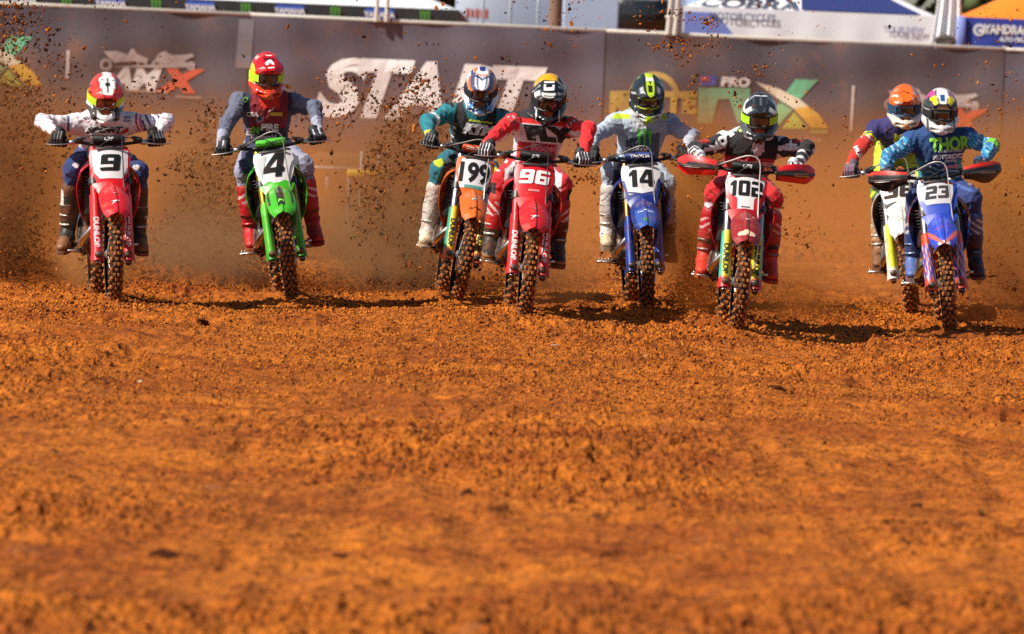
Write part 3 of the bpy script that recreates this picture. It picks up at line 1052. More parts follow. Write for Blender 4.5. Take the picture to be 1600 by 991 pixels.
# white and navy gazebo
NY = 59.0
nx0, nx1 = bx(1066, 40, NY)[0], bx(1470, 40, NY)[0]
nzt, nzb = bx(1250, 19, NY)[1], bx(1250, 66, NY)[1]
gz = empty('white_gazebo', Matrix.Translation((0, 0, 0)))
tag(gz, 'white gazebo with a navy roof panel right of the white poles', 'tent', 'race tents behind the fence')
mb = MB(); canopy(mb, nx0, nx1, NY, NY + 3.5, nzt, nzt + 1.5, .9); mb.build('canopy', WT, gz)
mb = MB(); valance(mb, nx0, nx1, NY - .03, nzb, nzt + .02); mb.build('valance', WT, gz)
legs(gz, nx0, nx1, NY, NY + 3.5, nzt)
NAVY = lin('#1f2f6b')
def roofpt(X, up):          # the front slope of the canopy
    return NY + up * 1.75, nzt + 1.5 * (up ** 1.12)
V = []
nb0, nb1 = bx(1252, 10, NY)[0], bx(1440, 10, NY)[0]
mb = MB()
G = np.zeros((8, 4, 3))
for i in range(8):
    for j in range(4):
        up = .02 + .40 * j / 3
        X = nb0 + (nb1 - (nb1 - nb0) * .55 * j / 3 - nb0) * i / 7
        yy, zz = roofpt(X, up)
        G[i, j] = (X, yy - .03, zz + .02)
sheet(mb, G, .01); mb.build('navy_panel', mat('tent_fabric', NAVY, .7, 0, .05), gz)
G = np.zeros((6, 4, 3))
sx0, sx1 = bx(1068, 40, NY)[0], bx(1150, 40, NY)[0]
for i in range(6):
    for j in range(4):
        X = sx0 + (sx1 - sx0 - .35 * j / 3) * i / 5
        G[i, j] = (X, NY - .055, nzb + .03 + (nzt - nzb - .1) * j / 3)
mb = MB(); sheet(mb, G, .006); mb.build('blue_shade_sheet', mat('tent_fabric', lin('#6f80c4'), .7, 0, .05), gz)  # bluish sheet standing for the shade on the white valance
for s, u, v_, h, c in (('TDUB NEW', 1412, 47, .10, lin('#8d8fae')), ('MOTORCYCLES', 1160, 27, .12, lin('#6a6f8c'))):
    X, Z = bx(u, v_, NY); v, f = text2d(s, h, .03, 0, .9); flatprint(gz, 'letter', v, f, X, NY - .075, Z, c)
X, _ = bx(1158, 2, NY)
v, f = text2d('COBRA', .30, .05, 0, 1.15)
mb = MB(); yy = NY + .05 + (v[:, 1] + .15) * .55; mb.add(np.column_stack([v[:, 0] + X, yy - .06, nzt + .16 + (v[:, 1] + .15) * .8]), f)
mb.build('letter', mat('tent_ink', lin('#2a2d44'), .7, 0, .05), gz, smooth=False)
# white drape gathered at the gazebo's corner
dx0 = bx(1466, 60, 58.4)[0]
G = np.zeros((10, 14, 3))
for i in range(10):
    for j in range(14):
        z = 1.7 + 1.9 * j / 13
        k = j / 13
        G[i, j] = (dx0 - .28 + .30 * k ** .6 + (.62 - .34 * k) * i / 9, 58.4 + .05 * math.sin(i * 2.1), z)
mb = MB(); sheet(mb, G, .015)
tag(mb.build('white_drape', WT), 'white drape hanging between the white gazebo and the orange tent', 'drape')
X, Z = bx(1478, 62, 58.3)
mb = MB(); lump(mb, (X, 58.28, Z - .02), .15, 5, .6)  # dark lump added in place of the dark gap by the drape
tag(mb.build('dark_gap', matte(lin('#3c3b38'))), 'dark lump filling the dark gap against the white drape above the fence', 'gap')
# orange tent
OY = 58.0
ox0, ox1 = bx(1500, 50, OY)[0], bx(1500, 50, OY)[0] + 3.6
ozt, ozb = bx(1560, 30, OY)[1], bx(1560, 76, OY)[1]
ot = empty('orange_gazebo', Matrix.Translation((0, 0, 0)))
tag(ot, 'orange gazebo with a blue valance at the right end of the fence', 'tent', 'race tents behind the fence')
mb = MB(); canopy(mb, ox0, ox1, OY, OY + 3, ozt, ozt + 1.3, .9); mb.build('canopy', mat('tent_fabric', lin('#e8801c'), .65, 0, .06), ot)
mb = MB(); valance(mb, ox0 + .02, ox1 - .02, OY - .03, ozb, ozt + .01); mb.build('valance', mat('tent_fabric', lin('#2a3f9c'), .65, 0, .06), ot)
legs(ot, ox0, ox1, OY, OY + 3, ozt)
X, Z = bx(1512, 55, OY)
mb = MB(); rbox(mb, (X - .12, OY - .06, Z), (.14, .06, .6), None, .02); mb.build('corner_panel', mat('tent_fabric', lin('#8090d8'), .65, 0, .06), ot)
X, Z = bx(1529, 47, OY)
v, f = ring2d((0, 0), 0, .10, 0, 360); em = flatprint(ot, 'emblem', v, f, X, OY - .05, Z, WH)
v, f = ring2d((0, 0), .035, .06, 30, 300); flatprint(em, 'emblem_ring', v, f, X, OY - .058, Z, lin('#5060b0'))
for s, u, v_, h in (('YAMDRAGAM', 1578, 47, .14), ('AUTO GROUP', 1580, 62, .07)):
    X, Z = bx(u, v_, OY); v, f = text2d(s, h, .05, 0, .78); flatprint(ot, 'letter', v, f, X + .05, OY - .05, Z, WH)

# trees far behind the tents
nL = 52000
x = (RNG.random(nL) * 2 - 1) * 95
top = 5.2 + 2.6 * vn(x * .22, x * 0, 51) + 1.2 * vn(x * .9, x * 0, 52)
z = top * RNG.random(nL) ** .95
y = 84 + RNG.normal(size=nL) * 1.6 + 1.5 * vn(x * .5, z * .5, 53)
S = .10 + .16 * RNG.random(nL)
LEAF = [mat('leaf_mass' + k, lin(c), .8, 0, 0) for k, c in (('_mid', '#33421f'), ('_pale', '#46562a'), ('_deep', '#232e18'))]
tag(link('treeline', crumbs('treeline', np.column_stack([x, y, z]), S, LEAF, mi=RNG.choice(3, nL))), 'dark green mass of trees far behind the tents', kind='stuff')

# ------------------------------------------------------------------ motocross bikes
# bike space: forward is -Y, front tyre touches the ground at the origin, rear tyre at y = 1.48
MUD_SHADE = mat('muddy_shaded_rubber', lin('#1e1712'), .85, 0, .44, bump=.3, bscale=60, dscale=16, dcol=lin('#8a5426'))  # muddy rubber, darkened for the shade between the knobs
KNOB = mat('muddy_sunlit_knob', lin('#3a2c20'), .9, 0, .82, bump=.3, bscale=60, dscale=16, dcol=lin('#b06c30'))  # mud on the blocks, its brown pitched as sunlit
BLACK = matte(lin('#191a1c'), .22)
DGREY = mat('dark_plastic', lin('#26272a'), .5, 0, .3)
STEEL = metal((.55, .54, .52), .32, .3)
CAST = mat('engine_casting', lin('#5e5a56'), .45, .7, .45)
ALLOY = mat('alloy_frame', lin('#9a9a9c'), .4, .8, .3)
CHROME = metal((.62, .60, .56), .2, .2)

def wheel_meshes(R, w, rows, rim_r, seed):
    """tyre with blocks, rim, hub, spokes, disc; axle at the origin along X"""
    t = MB()
    n = 72
    prof = []
    for a in np.linspace(-112, 112, 15):
        a = math.radians(a)
        prof.append((w / 2 * math.sin(a) * 1.0, R - .014 - w * .46 * (1 - math.cos(a))))
    prof = np.array(prof)
    rings = []
    for i in range(n):
        th = 2 * math.pi * i / n
        rings.append(np.column_stack([prof[:, 0], prof[:, 1] * math.cos(th), prof[:, 1] * math.sin(th)]))
    V = np.vstack(rings); m = len(prof)
    f = []
    for i in range(n):
        for j in range(m - 1):
            i2 = (i + 1) % n
            f.append((i * m + j, i2 * m + j, i2 * m + j + 1, i * m + j + 1))
    f = [q[::-1] for q in f]
    t.add(V, f, 0)
    r = np.random.default_rng(seed)
    def block(ang, th, la, lc, hgt):
        a = math.radians(ang)
        cx, cr = w / 2 * math.sin(a), R - .014 - w * .46 * (1 - math.cos(a))
        nx, nr = math.sin(a), math.cos(a)
        V = []
        for hh, s in ((-.004, 1.08), (hgt, .86)):
            for da, dc in ((-1, -1), (1, -1), (1, 1), (-1, 1)):
                x = cx + nx * hh + da * lc / 2 * s * nr
                rr = cr + nr * hh - da * lc / 2 * s * nx
                t2 = th + dc * la / 2 * s / R
                V.append((x, rr * math.cos(t2), rr * math.sin(t2)))
        t.add(V, [(4, 5, 6, 7), (0, 1, 5, 4), (1, 2, 6, 5), (2, 3, 7, 6), (3, 0, 4, 7)], 1)
    for k in range(rows):
        th = 2 * math.pi * k / rows
        j = lambda: r.normal() * .0012
        hg = .013
        if k % 2 == 0:
            for a in (-17, 17):
                block(a, th + j(), .021, w * .20 + j(), hg)
            for a in (-70, 70):
                block(a, th + j(), .020, w * .15, hg * .8)
        else:
            block(0, th + j(), .019, w * .17, hg)
            for a in (-44, 44):
                block(a, th + j(), .023, w * .19 + j(), hg)
    tyre = t.mesh('tyre', [MUD_SHADE, KNOB], smooth=False)
    rm = MB()
    P = [(math.cos(a) * 0, math.cos(a) * rim_r, math.sin(a) * rim_r) for a in np.linspace(0, 2 * math.pi, 49)]
    n = 48
    V, f = [], []
    pr = [(-w * .26, .012), (-w * .22, -.012), (0, -.018), (w * .22, -.012), (w * .26, .012), (0, .004)]
    for i in range(n):
        th = 2 * math.pi * i / n
        for x, d in pr:
            V.append((x, (rim_r + d) * math.cos(th), (rim_r + d) * math.sin(th)))
    for i in range(n):
        for j in range(6):
            i2, j2 = (i + 1) % n, (j + 1) % 6
            f.append((i * 6 + j, i * 6 + j2, i2 * 6 + j2, i2 * 6 + j))
    rm.add(V, f)
    hub = MB(); tube(hub, [(-.06, 0, 0), (-.045, 0, 0), (-.04, 0, 0), (.04, 0, 0), (.045, 0, 0), (.06, 0, 0)], [.018, .035, .024, .024, .035, .018], 12)
    sp = MB()
    for k in range(32):
        a = 2 * math.pi * k / 32
        b = a + (.35 if k % 4 < 2 else -.35)
        sx = -.038 if k % 2 else .038
        tube(sp, [(sx, .03 * math.cos(b), .03 * math.sin(b)), (0, (rim_r - .01) * math.cos(a), (rim_r - .01) * math.sin(a))], .0022, 4)
    ds = MB()
    for k in range(24):
        pass
    V, f = [], []
    for i in range(36):
        th = 2 * math.pi * i / 36
        for rr in (.07, .13 + (.004 if i % 3 else -.006)):
            for x in (-.0015, .0015):
                V.append((x + .062, rr * math.cos(th), rr * math.sin(th)))
    for i in range(36):
        a, b = i * 4, ((i + 1) % 36) * 4
        f += [(a + 1, a + 3, b + 3, b + 1), (a, b, b + 2, a + 2), (a + 2, b + 2, b + 3, a + 3)]
    ds.add(V, f)
    return dict(tyre=tyre, hub=hub, rim=rm, spokes=sp, disc=ds)
FW = wheel_meshes(.345, .092, 56, .272, 3)
RW = wheel_meshes(.335, .118, 48, .250, 4)
_shared = {}
def wheel(name, W, M, rimc, parent, spin):
    o = link(name, W['tyre'], parent)
    o.matrix_local = Matrix(M @ rot('x', spin))
    tag(o)
    key = name
    if key not in _shared:
        _shared[key] = (W['hub'].mesh('hub', ALLOY), W['spokes'].mesh('spokes', STEEL), W['disc'].mesh('brake_disc', STEEL, smooth=False))
    for me in _shared[key]:
        link(me.name.split('.')[0], me, o)
    W['rim'].build('rim', mat('rim_anodised', rimc, .35, .6, .35), o)
    return o

FD = unit((0, .454, .891))           # up along the fork
FN = unit((0, -.891, .454))          # out of the plate, forward
FP0 = np.array([0, .02, .30])
def on_fork(s, x=0, out=0):
    return FP0 + FD * s + FN * out + np.array([x, 0, 0])

def plate_pt(a, b):
    """number plate surface: a across, b up its face (0 = centre)"""
    c = np.array([0, .235, .945]) + FD * b + np.array([a, 0, 0])
    return c + FN * (.012 - 1.6 * a * a - .25 * max(0, -b) ** 1.0 * .3)

def plate_print(parent, name, v, f, m, lift):
    V = [plate_pt(x, y) + FN * lift for x, y in v]
    mb = MB(); mb.add(V, f)
    return mb.build(name, m, parent, smooth=False)

FEND = np.array([(0, .27, .835), (0, .16, .825), (0, .03, .805), (0, -.10, .775), (0, -.22, .725), (0, -.31, .675), (0, -.355, .640)])
FENW = np.array([.052, .078, .098, .105, .103, .092, .064])
def fender_pt(t, u):
    i = t * (len(FEND) - 1)
    k = min(int(i), len(FEND) - 2); q = i - k
    c = FEND[k] * (1 - q) + FEND[k + 1] * q
    w = FENW[k] * (1 - q) + FENW[k + 1] * q
    d = unit(FEND[k + 1] - FEND[k])
    n = np.array([0, d[2], -d[1]])
    drop = .045 * abs(u) ** 2.2 + (-.010 if abs(u) < .12 else 0)
    return c + np.array([w * u, 0, 0]) - n * drop, n

def make_bike(key, B, label, group):
    S = SPOTS[key]
    M = root_matrix(S)
    root = empty('motocross_bike', Matrix(M))
    tag(root, label, 'motorbike', group)
    st = np.eye(4)
    if S['steer']:
        # turn the front end about the steering axis
        q = Matrix.Rotation(math.radians(S['steer']), 4, Vector(FD))
        p = on_fork(.5, 0, -.03)
        st = trans(*p) @ np.array(q) @ trans(*(-p))
    def put(mb, name, m, parent=root, sm=True, T=None, **k):
        return mb.build(name, m, parent, sm, T, **k)
    body, plate_c = plastic(B['body'], .34), plastic(B['plate'], .22)
    wheel('front_wheel', FW, st @ trans(0, 0, .345), B['rim'], root, random.uniform(0, 30))
    wheel('rear_wheel', RW, trans(0, 1.48, .335), B['rim'], root, random.uniform(0, 30))
    # ---- fork legs, guards
    for sx in (-1, 1):
        x = .107 * sx
        mb = MB()
        tube(mb, [on_fork(.38, x), on_fork(.40, x), on_fork(.62, x), on_fork(.86, x)], [.026, .030, .031, .029], 14)
        leg = put(mb, 'fork_leg', metal(B['fork'], .32, .25) if B.get('fork_metal', 1) else mat('fork_coat', B['fork'], .35, .2, .2), T=st)
        mb = MB(); tube(mb, [on_fork(-.02, x), on_fork(.41, x)], .024, 12); put(mb, 'slider_tube', CHROME, leg, T=st)
        mb = MB()
        rbox(mb, on_fork(.015, x, -.01), (.040, .055, .085), rot('x', -27), .010)
        rbox(mb, (x * .95, .0, .345), (.05, .045, .045), None, .012)
        put(mb, 'axle_lug', CAST, leg, T=st)
        if sx > 0:
            mb = MB(); rbox(mb, (x - .035, .075, .36), (.045, .06, .10), rot('x', -27), .012); put(mb, 'brake_caliper', DGREY, leg, T=st)
        # guard, a half shell round the leg with a flat front
        gt = B.get('gtop', .37)
        n, m = 14, 13
        G = np.zeros((n, m, 3)); C = np.zeros((n * m, 3))
        wd = lambda t: B.get('gw', .044) - .005 * t + (.005 if t < .15 else 0)
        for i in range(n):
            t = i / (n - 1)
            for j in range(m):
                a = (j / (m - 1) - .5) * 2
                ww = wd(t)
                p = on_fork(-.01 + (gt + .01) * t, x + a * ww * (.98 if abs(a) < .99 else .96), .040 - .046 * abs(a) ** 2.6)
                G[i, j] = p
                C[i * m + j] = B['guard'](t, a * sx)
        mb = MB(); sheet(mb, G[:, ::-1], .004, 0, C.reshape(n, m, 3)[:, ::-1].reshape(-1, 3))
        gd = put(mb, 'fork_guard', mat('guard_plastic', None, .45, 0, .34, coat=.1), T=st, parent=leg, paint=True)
        if B.get('gtext'):
            s, c = B['gtext']
            v, f = text2d(s, .036, .05, 0, 1.0, .02)
            L = v[:, 0].max() - v[:, 0].min()
            k = .23 / L
            V = []
            for (px, py) in v:
                t = .20 - px * k
                V.append(on_fork(t, x + py * 1.0, .042 - .046 * abs(py / .048) ** 2.6))
            mb = MB(); mb.add(V, f); put(mb, 'letter', printm(c), leg, False, st)
    # ---- clamps, bars
    mb = MB()
    for s_, dz in ((.60, .05), (.80, .04)):
        rbox(mb, on_fork(s_, 0, -.035), (.17, .07, dz), rot('x', -27), .012)
        for sx in (-1, 1):
            tube(mb, [on_fork(s_ - dz / 2, .107 * sx), on_fork(s_ + dz / 2, .107 * sx)], .041, 14)
    tube(mb, [on_fork(.56, 0, -.05), on_fork(.84, 0, -.05)], .026, 10)
    for sx in (-1, 1):
        tube(mb, [on_fork(.80, .045 * sx, -.02), (.045 * sx, .405, 1.095)], .016, 8)
    put(mb, 'triple_clamp', mat('clamp_alloy', B.get('clamp', lin('#3c3d40')), .4, .5, .2), T=st)
    bars = [(-.405, .515, 1.112), (-.27, .475, 1.112), (-.16, .43, 1.100), (-.10, .405, 1.094), (0, .40, 1.092), (.10, .405, 1.094), (.16, .43, 1.100), (.27, .475, 1.112), (.405, .515, 1.112)]
    mb = MB(); tube(mb, bars, .0118, 10, k=4)
    hb = put(mb, 'handlebar', mat('bar_alloy', lin('#2b2b2d'), .35, .6, .15), T=st)
    if B.get('pad') is not None:
        mb = MB(); rbox(mb, (0, .385, 1.128), (.22, .05, .055), rot('x', -20), .018)
        pd = put(mb, 'bar_pad', mat('pad_foam', B['pad'], .7, 0, .12), hb, T=st)
        if B.get('padtext'):
            v, f = text2d(B['padtext'][0], .022, .05, .15, 1.1)
            mb = MB(); mb.add(np.column_stack([v[:, 0], np.full(len(v), .357) + v[:, 1] * .36, 1.133 + v[:, 1]]), f)
            put(mb, 'letter', printm(B['padtext'][1]), pd, False, st)
    for sx in (-1, 1):
        mb = MB()
        a, b = np.array(bars[0 if sx < 0 else -1]), np.array(bars[1 if sx < 0 else -2])
        tube(mb, [a, a + (b - a) * .06, a + (b - a) * .10, a + (b - a) * .88, a + (b - a) * .93], [.016, .0175, .016, .016, .022], 12)
        put(mb, 'grip', BLACK, hb, T=st)
        mb = MB()
        c = np.array([.245 * sx, .445, 1.105])
        rbox(mb, c, (.05, .04, .035), None, .008)
        tube(mb, [c + (0, -.03, 0), c + (.05 * sx, -.075, -.008), c + (.115 * sx, -.072, -.012), c + (.185 * sx, -.045, -.010)], [.008, .0075, .0065, .008], 7, k=3, flat=.6)
        put(mb, 'brake_lever' if sx < 0 else 'clutch_lever', STEEL, hb, T=st)
        mb = MB()
        rbox(mb, (.205 * sx, .43, 1.122), (.06, .05, .042), rot('z', 12 * sx), .01)
        tube(mb, [(.205 * sx, .42, 1.135), (.16 * sx, .40, 1.14)], .012, 8)
        put(mb, 'switch_cluster', DGREY, hb, T=st)
    # cables arching over the plate
    mb = MB()
    tube(mb, [(-.21, .41, 1.12), (-.12, .33, 1.16), (.0, .27, 1.205), (.075, .26, 1.17), (.085, .235, 1.02), (.09, .17, .80), (.10, .02, .56), (.085, .05, .40)], .0046, 6, k=5)
    put(mb, 'brake_hose', mat('brake_hose', B.get('hose', lin('#8c8a84')), .4, .3, .1), T=st)
    mb = MB()
    tube(mb, [(.22, .41, 1.115), (.13, .33, 1.14), (.02, .31, 1.13), (-.07, .36, 1.07), (-.10, .45, .95), (-.06, .55, .75)], .0036, 6, k=5)
    tube(mb, [(-.24, .42, 1.125), (-.15, .36, 1.15), (-.03, .34, 1.15), (.05, .40, 1.05), (.04, .5, .92)], .0036, 6, k=5)
    put(mb, 'control_cables', BLACK, T=st)
    # ---- number plate
    n, m = 16, 15
    G = np.zeros((n, m, 3))
    def pw(b):
        pts = B.get('pshape', [(-.17, .075), (-.10, .105), (-.02, .135), (.08, .145), (.135, .135)])
        return float(np.interp(b, [p[0] for p in pts], [p[1] for p in pts]))
    for i in range(n):
        b = -.17 + .305 * i / (n - 1)
        for j in range(m):
            a = ((j / (m - 1)) - .5) * 2 * pw(b)
            G[i, j] = plate_pt(a, b)
    mb = MB(); sheet(mb, G[:, ::-1], .004)
    pl = put(mb, 'number_plate', plate_c, T=st)
    if B.get('field'):
        pts, fc = B['field']
        v, f = poly2d(pts, .035)
        plate_print(pl, 'number_field', v, f, mat('plate_vinyl', fc, .45, 0, B.get('fdirt', .12)), .0022)
    for pts, fc in B.get('pmarks', []):
        v, f = poly2d(pts, .035)
        plate_print(pl, 'plate_mark', v, f, printm(fc), .0036)
    s, h, wide, shear, nc, nb = B['num']
    v, f = block2d(s, h, wide, shear) if B.get('block') else text2d(s, h, B.get('nbold', .055), shear, wide, .035)
    plate_print(pl, 'number', v + np.array([B.get('nx', 0), nb]), f, mat('number_vinyl', nc, .65, 0, B.get('ndirt', .1), spec=.2), .0052)
    if st is not None and S['steer']:
        for o in list(pl.children):
            o.data.transform(Matrix(st))
    # small tabs over the plate's top edge
    mb = MB()
    for k, cc in ((-.05, 0), (.05, 0)):
        tube(mb, [plate_pt(k, .135) - FN * .01, plate_pt(k, .155) - FN * .03], .008, 6)
    rbox(mb, plate_pt(0, .128) + FN * .004, (.20, .006, .018), rot('x', -27), .002)
    put(mb, 'plate_strap', DGREY, pl, T=st)
    # ---- front fender
    n, m = 33, 27
    G = np.zeros((n, m, 3)); C = np.zeros((n, m, 3))
    for i in range(n):
        for j in range(m):
            u = (j / (m - 1) - .5) * 2
            G[i, j] = fender_pt(i / (n - 1), u)[0]
            C[i, j] = B['fender'](i / (n - 1), u)
    mb = MB(); sheet(mb, G, .005, 0, C.reshape(-1, 3))
    fe = put(mb, 'front_fender', mat('fender_plastic', None, .40, 0, .34, coat=.15), T=st, paint=True)
    for kind, s, t0, h, c in B.get('fprint', []):
        if kind == 'text': v, f = text2d(s, h, .05, .1, 1.1, .02)
        elif kind == 'claw': v, f = claw(h)
        else: v, f = poly2d([(a * h, b * h) for a, b in s], .02)
        V = []
        for px, py in v:
            t = t0 - py / .66
            i = min(max(t, .0), 1) * (len(FEND) - 1); k = min(int(i), len(FEND) - 2)
            w = FENW[k] * (1 - (i - k)) + FENW[k + 1] * (i - k)
            p, nn = fender_pt(min(max(t, 0), 1), px / w)
            V.append(p + nn * .004)
        mb = MB(); mb.add(V, f); put(mb, 'fender_print', printm(c), fe, False, st)
    # lower skirt of the plate reaching down to the fender
    if B.get('skirt') is not None:
        n, m = 7, 11
        G = np.zeros((n, m, 3))
        for i in range(n):
            t = i / (n - 1)
            for j in range(m):
                a = (j / (m - 1) - .5) * 2
                w = .085 + .045 * (1 - t)
                G[i, j] = plate_pt(a * w, -.12 - .10 * t) + FN * (.012 + .03 * t - .02 * abs(a)) 
        mb = MB(); sheet(mb, G, .004); put(mb, 'plate_skirt', plastic(B['skirt'], .2), T=st)
    # ---- radiators, shrouds
    for sx in (-1, 1):
        mb = MB()
        rbox(mb, (.115 * sx, .50, .745), (.105, .045, .30), rot('x', -12) @ rot('z', 8 * sx), .01)
        for k in range(11):
            rbox(mb, (.115 * sx, .474 + .006 * k * 0 + .0055 * (k - 5) * -.9, .745 + .024 * (k - 5)), (.10, .008, .007), None, .002)
        put(mb, 'radiator', DGREY)
        E = np.array([[(.125, .46, .955), (.125, .62, .975), (.12, .80, .965), (.11, .93, .945)],
                      [(.190, .435, .90), (.178, .58, .925), (.150, .78, .93), (.125, .93, .915)],
                      [(.222, .43, .81), (.205, .55, .83), (.165, .72, .86), (.13, .86, .88)],
                      [(.218, .44, .71), (.205, .53, .73), (.170, .65, .79), (.135, .78, .84)],
                      [(.192, .47, .61), (.185, .53, .64), (.165, .60, .73), (.14, .70, .80)],
                      [(.158, .505, .545), (.158, .54, .59), (.15, .58, .68), (.14, .64, .76)]])
        E[..., 0] *= sx
        Gd = np.array([smooth_path(r, 3) for r in E]); Gd = np.array([smooth_path(Gd[:, j], 3) for j in range(Gd.shape[1])])
        # inward lip on the leading edge
        lip = Gd[:, 0].copy(); lip[:, 0] -= .022 * sx; lip[:, 1] += .012
        Gd = np.concatenate([lip[:, None], Gd], 1)
        Cs = np.array([[B['shroud'](i / (Gd.shape[0] - 1), j / (Gd.shape[1] - 1)) for j in range(Gd.shape[1])] for i in range(Gd.shape[0])])
        if sx > 0: Gd, Cs = Gd[:, ::-1], Cs[:, ::-1]
        mb = MB(); sheet(mb, Gd, .005, 0, Cs.reshape(-1, 3))
        put(mb, 'radiator_shroud', mat('fender_plastic', None, .40, 0, .34, coat=.15), paint=True)
    # ---- tank, seat, side panels, rear fender
    def bodyloft(pts, mi=0):
        mb = MB(); rings = []
        for y, z, hw, hh in pts:
            q = rrect(hw, hh, min(hw, hh) * .75, 4)
            rings.append(np.column_stack([q[:, 0], np.full(len(q), y), z + q[:, 1]]))
        return loft(mb, rings)
    put(bodyloft([(.47, .93, .05, .05), (.55, .94, .10, .06), (.75, .93, .12, .075), (.92, .92, .10, .06)]), 'fuel_tank', body)
    put(bodyloft([(.66, 1.005, .06, .02), (.80, .985, .085, .035), (1.05, .96, .115, .05), (1.35, .965, .12, .045), (1.52, .995, .09, .03)]), 'seat', matte(lin('#17181a'), .2))
    for sx in (-1, 1):
        mb = MB(); G = np.zeros((9, 5, 3))
        for i in range(9):
            t = i / 8
            hgt = .05 + .22 * math.sin(math.pi * min(1, .12 + .80 * t)) ** .8
            for j in range(5):
                G[i, j] = (sx * (.125 + .022 * math.sin(t * math.pi) + .012 * math.sin(j / 4 * math.pi)), .98 + .50 * t + .03 * j * (1 - t), .93 + .035 * t - hgt * j / 4)
        if sx < 0: G = G[:, ::-1]
        sheet(mb, G, .005); put(mb, 'side_panel', body)
    mb = MB(); G = np.zeros((8, 7, 3))
    for i in range(8):
        t = i / 7
        for j in range(7):
            u = (j / 6 - .5) * 2
            G[i, j] = (u * (.10 - .03 * t), 1.30 + .52 * t, .96 + .11 * t - .03 * t * t - .03 * abs(u) ** 2)
    sheet(mb, G[::-1], .005); put(mb, 'rear_fender', body)
    # ---- frame, engine, exhaust, swingarm
    mb = MB()
    for sx in (-1, 1):
        tube(mb, [(.02 * sx, .40, .96), (.09 * sx, .60, .86), (.105 * sx, .86, .66), (.10 * sx, .98, .46), (.085 * sx, .92, .30)], .024, 8, k=3)
        tube(mb, [(.012 * sx, .44, .86), (.035 * sx, .50, .62), (.08 * sx, .56, .33), (.085 * sx, .92, .29)], .019, 8, k=3)
        tube(mb, [(.09 * sx, .80, .78), (.10 * sx, 1.45, .92)], .013, 6)
    put(mb, 'frame', mat('alloy_frame', B['frame'], .4, .5, .3))
    mb = MB()
    rbox(mb, (0, .74, .42), (.24, .34, .22), None, .04)
    rbox(mb, (-.135, .76, .43), (.05, .24, .18), None, .035)
    rbox(mb, (.13, .74, .42), (.045, .2, .16), None, .035)
    rbox(mb, (0, .62, .62), (.15, .16, .24), rot('x', 12), .02)
    for k in range(4):
        rbox(mb, (0, .62, .56 + .035 * k), (.17, .18, .010), rot('x', 12), .003)
    rbox(mb, (0, .60, .76), (.14, .17, .07), rot('x', 12), .02)
    put(mb, 'engine', CAST)
    mb = MB(); G = np.zeros((5, 5, 3))
    for i in range(5):
        for j in range(5):
            u = (j / 4 - .5) * 2
            G[i, j] = (u * .12, .50 + .11 * i + .05 * abs(u), .30 + .04 * abs(u) ** 2 + (.10 if i == 0 else 0))
    sheet(mb, G[::-1], .006); put(mb, 'skid_plate', DGREY)
    mb = MB()
    tube(mb, [(-.03, .53, .63), (-.07, .475, .56), (-.155, .50, .455), (-.185, .62, .40), (-.17, .78, .47), (-.15, .95, .62), (-.14, 1.12, .72)], [.021, .023, .024, .025, .025, .024, .026], 12, k=4)
    ex = put(mb, 'exhaust_pipe', metal(B.get('pipe', (.58, .55, .50)), .28, .25))
    mb = MB(); tube(mb, [(-.14, 1.08, .70), (-.15, 1.16, .74), (-.16, 1.52, .86), (-.16, 1.60, .885)], [.03, .052, .052, .03], 14); put(mb, 'silencer', metal((.5, .5, .5), .4, .35), ex)
    mb = MB()
    for sx in (-1, 1):
        tube(mb, [(.085 * sx, .92, .44), (.115 * sx, 1.15, .40), (.105 * sx, 1.50, .335)], [.035, .032, .022], 8, flat=1.3)
    rbox(mb, (0, 1.02, .42), (.19, .09, .06), None, .015)
    tube(mb, [(-.13, 1.48, .335), (.13, 1.48, .335)], .014, 10)
    put(mb, 'swingarm', ALLOY)
    mb = MB()
    for z0, z1 in ((.45, .385), (.37, .275)):
        pts = [(.075, .90 + (1.48 - .90) * t, z0 + (z1 - z0) * t) for t in np.linspace(0, 1, 24)]
        for i in range(23):
            a, b = np.array(pts[i]), np.array(pts[i + 1])
            rbox(mb, (a + b) / 2, (.014 if i % 2 else .010, .022, .013), None, .003)
    put(mb, 'chain', metal((.35, .33, .30), .5, .5))
    for sx in (-1, 1):
        mb = MB()
        rbox(mb, (.235 * sx, .85, .345), (.13, .055, .022), None, .005)
        for k in range(5):
            for q in (-1, 1):
                rbox(mb, ((.185 + .024 * k) * sx, .85 + .024 * q, .36), (.008, .006, .018), None, .001)
        tube(mb, [(.17 * sx, .85, .345), (.09 * sx, .90, .34)], .016, 8)
        put(mb, 'footpeg', STEEL)
    mb = MB()
    tube(mb, [(-.115, .93, .33), (-.16, .80, .31), (-.175, .66, .335), (-.24, .645, .345)], [.012, .010, .010, .009], 7, k=3)
    rbox(mb, (-.235, .65, .35), (.07, .03, .014), None, .003)
    put(mb, 'brake_pedal', STEEL)
    mb = MB()
    tube(mb, [(.13, .80, .40), (.165, .70, .385), (.17, .63, .39), (.22, .625, .392)], [.010, .009, .009, .010], 7, k=3)
    put(mb, 'gear_lever', STEEL)
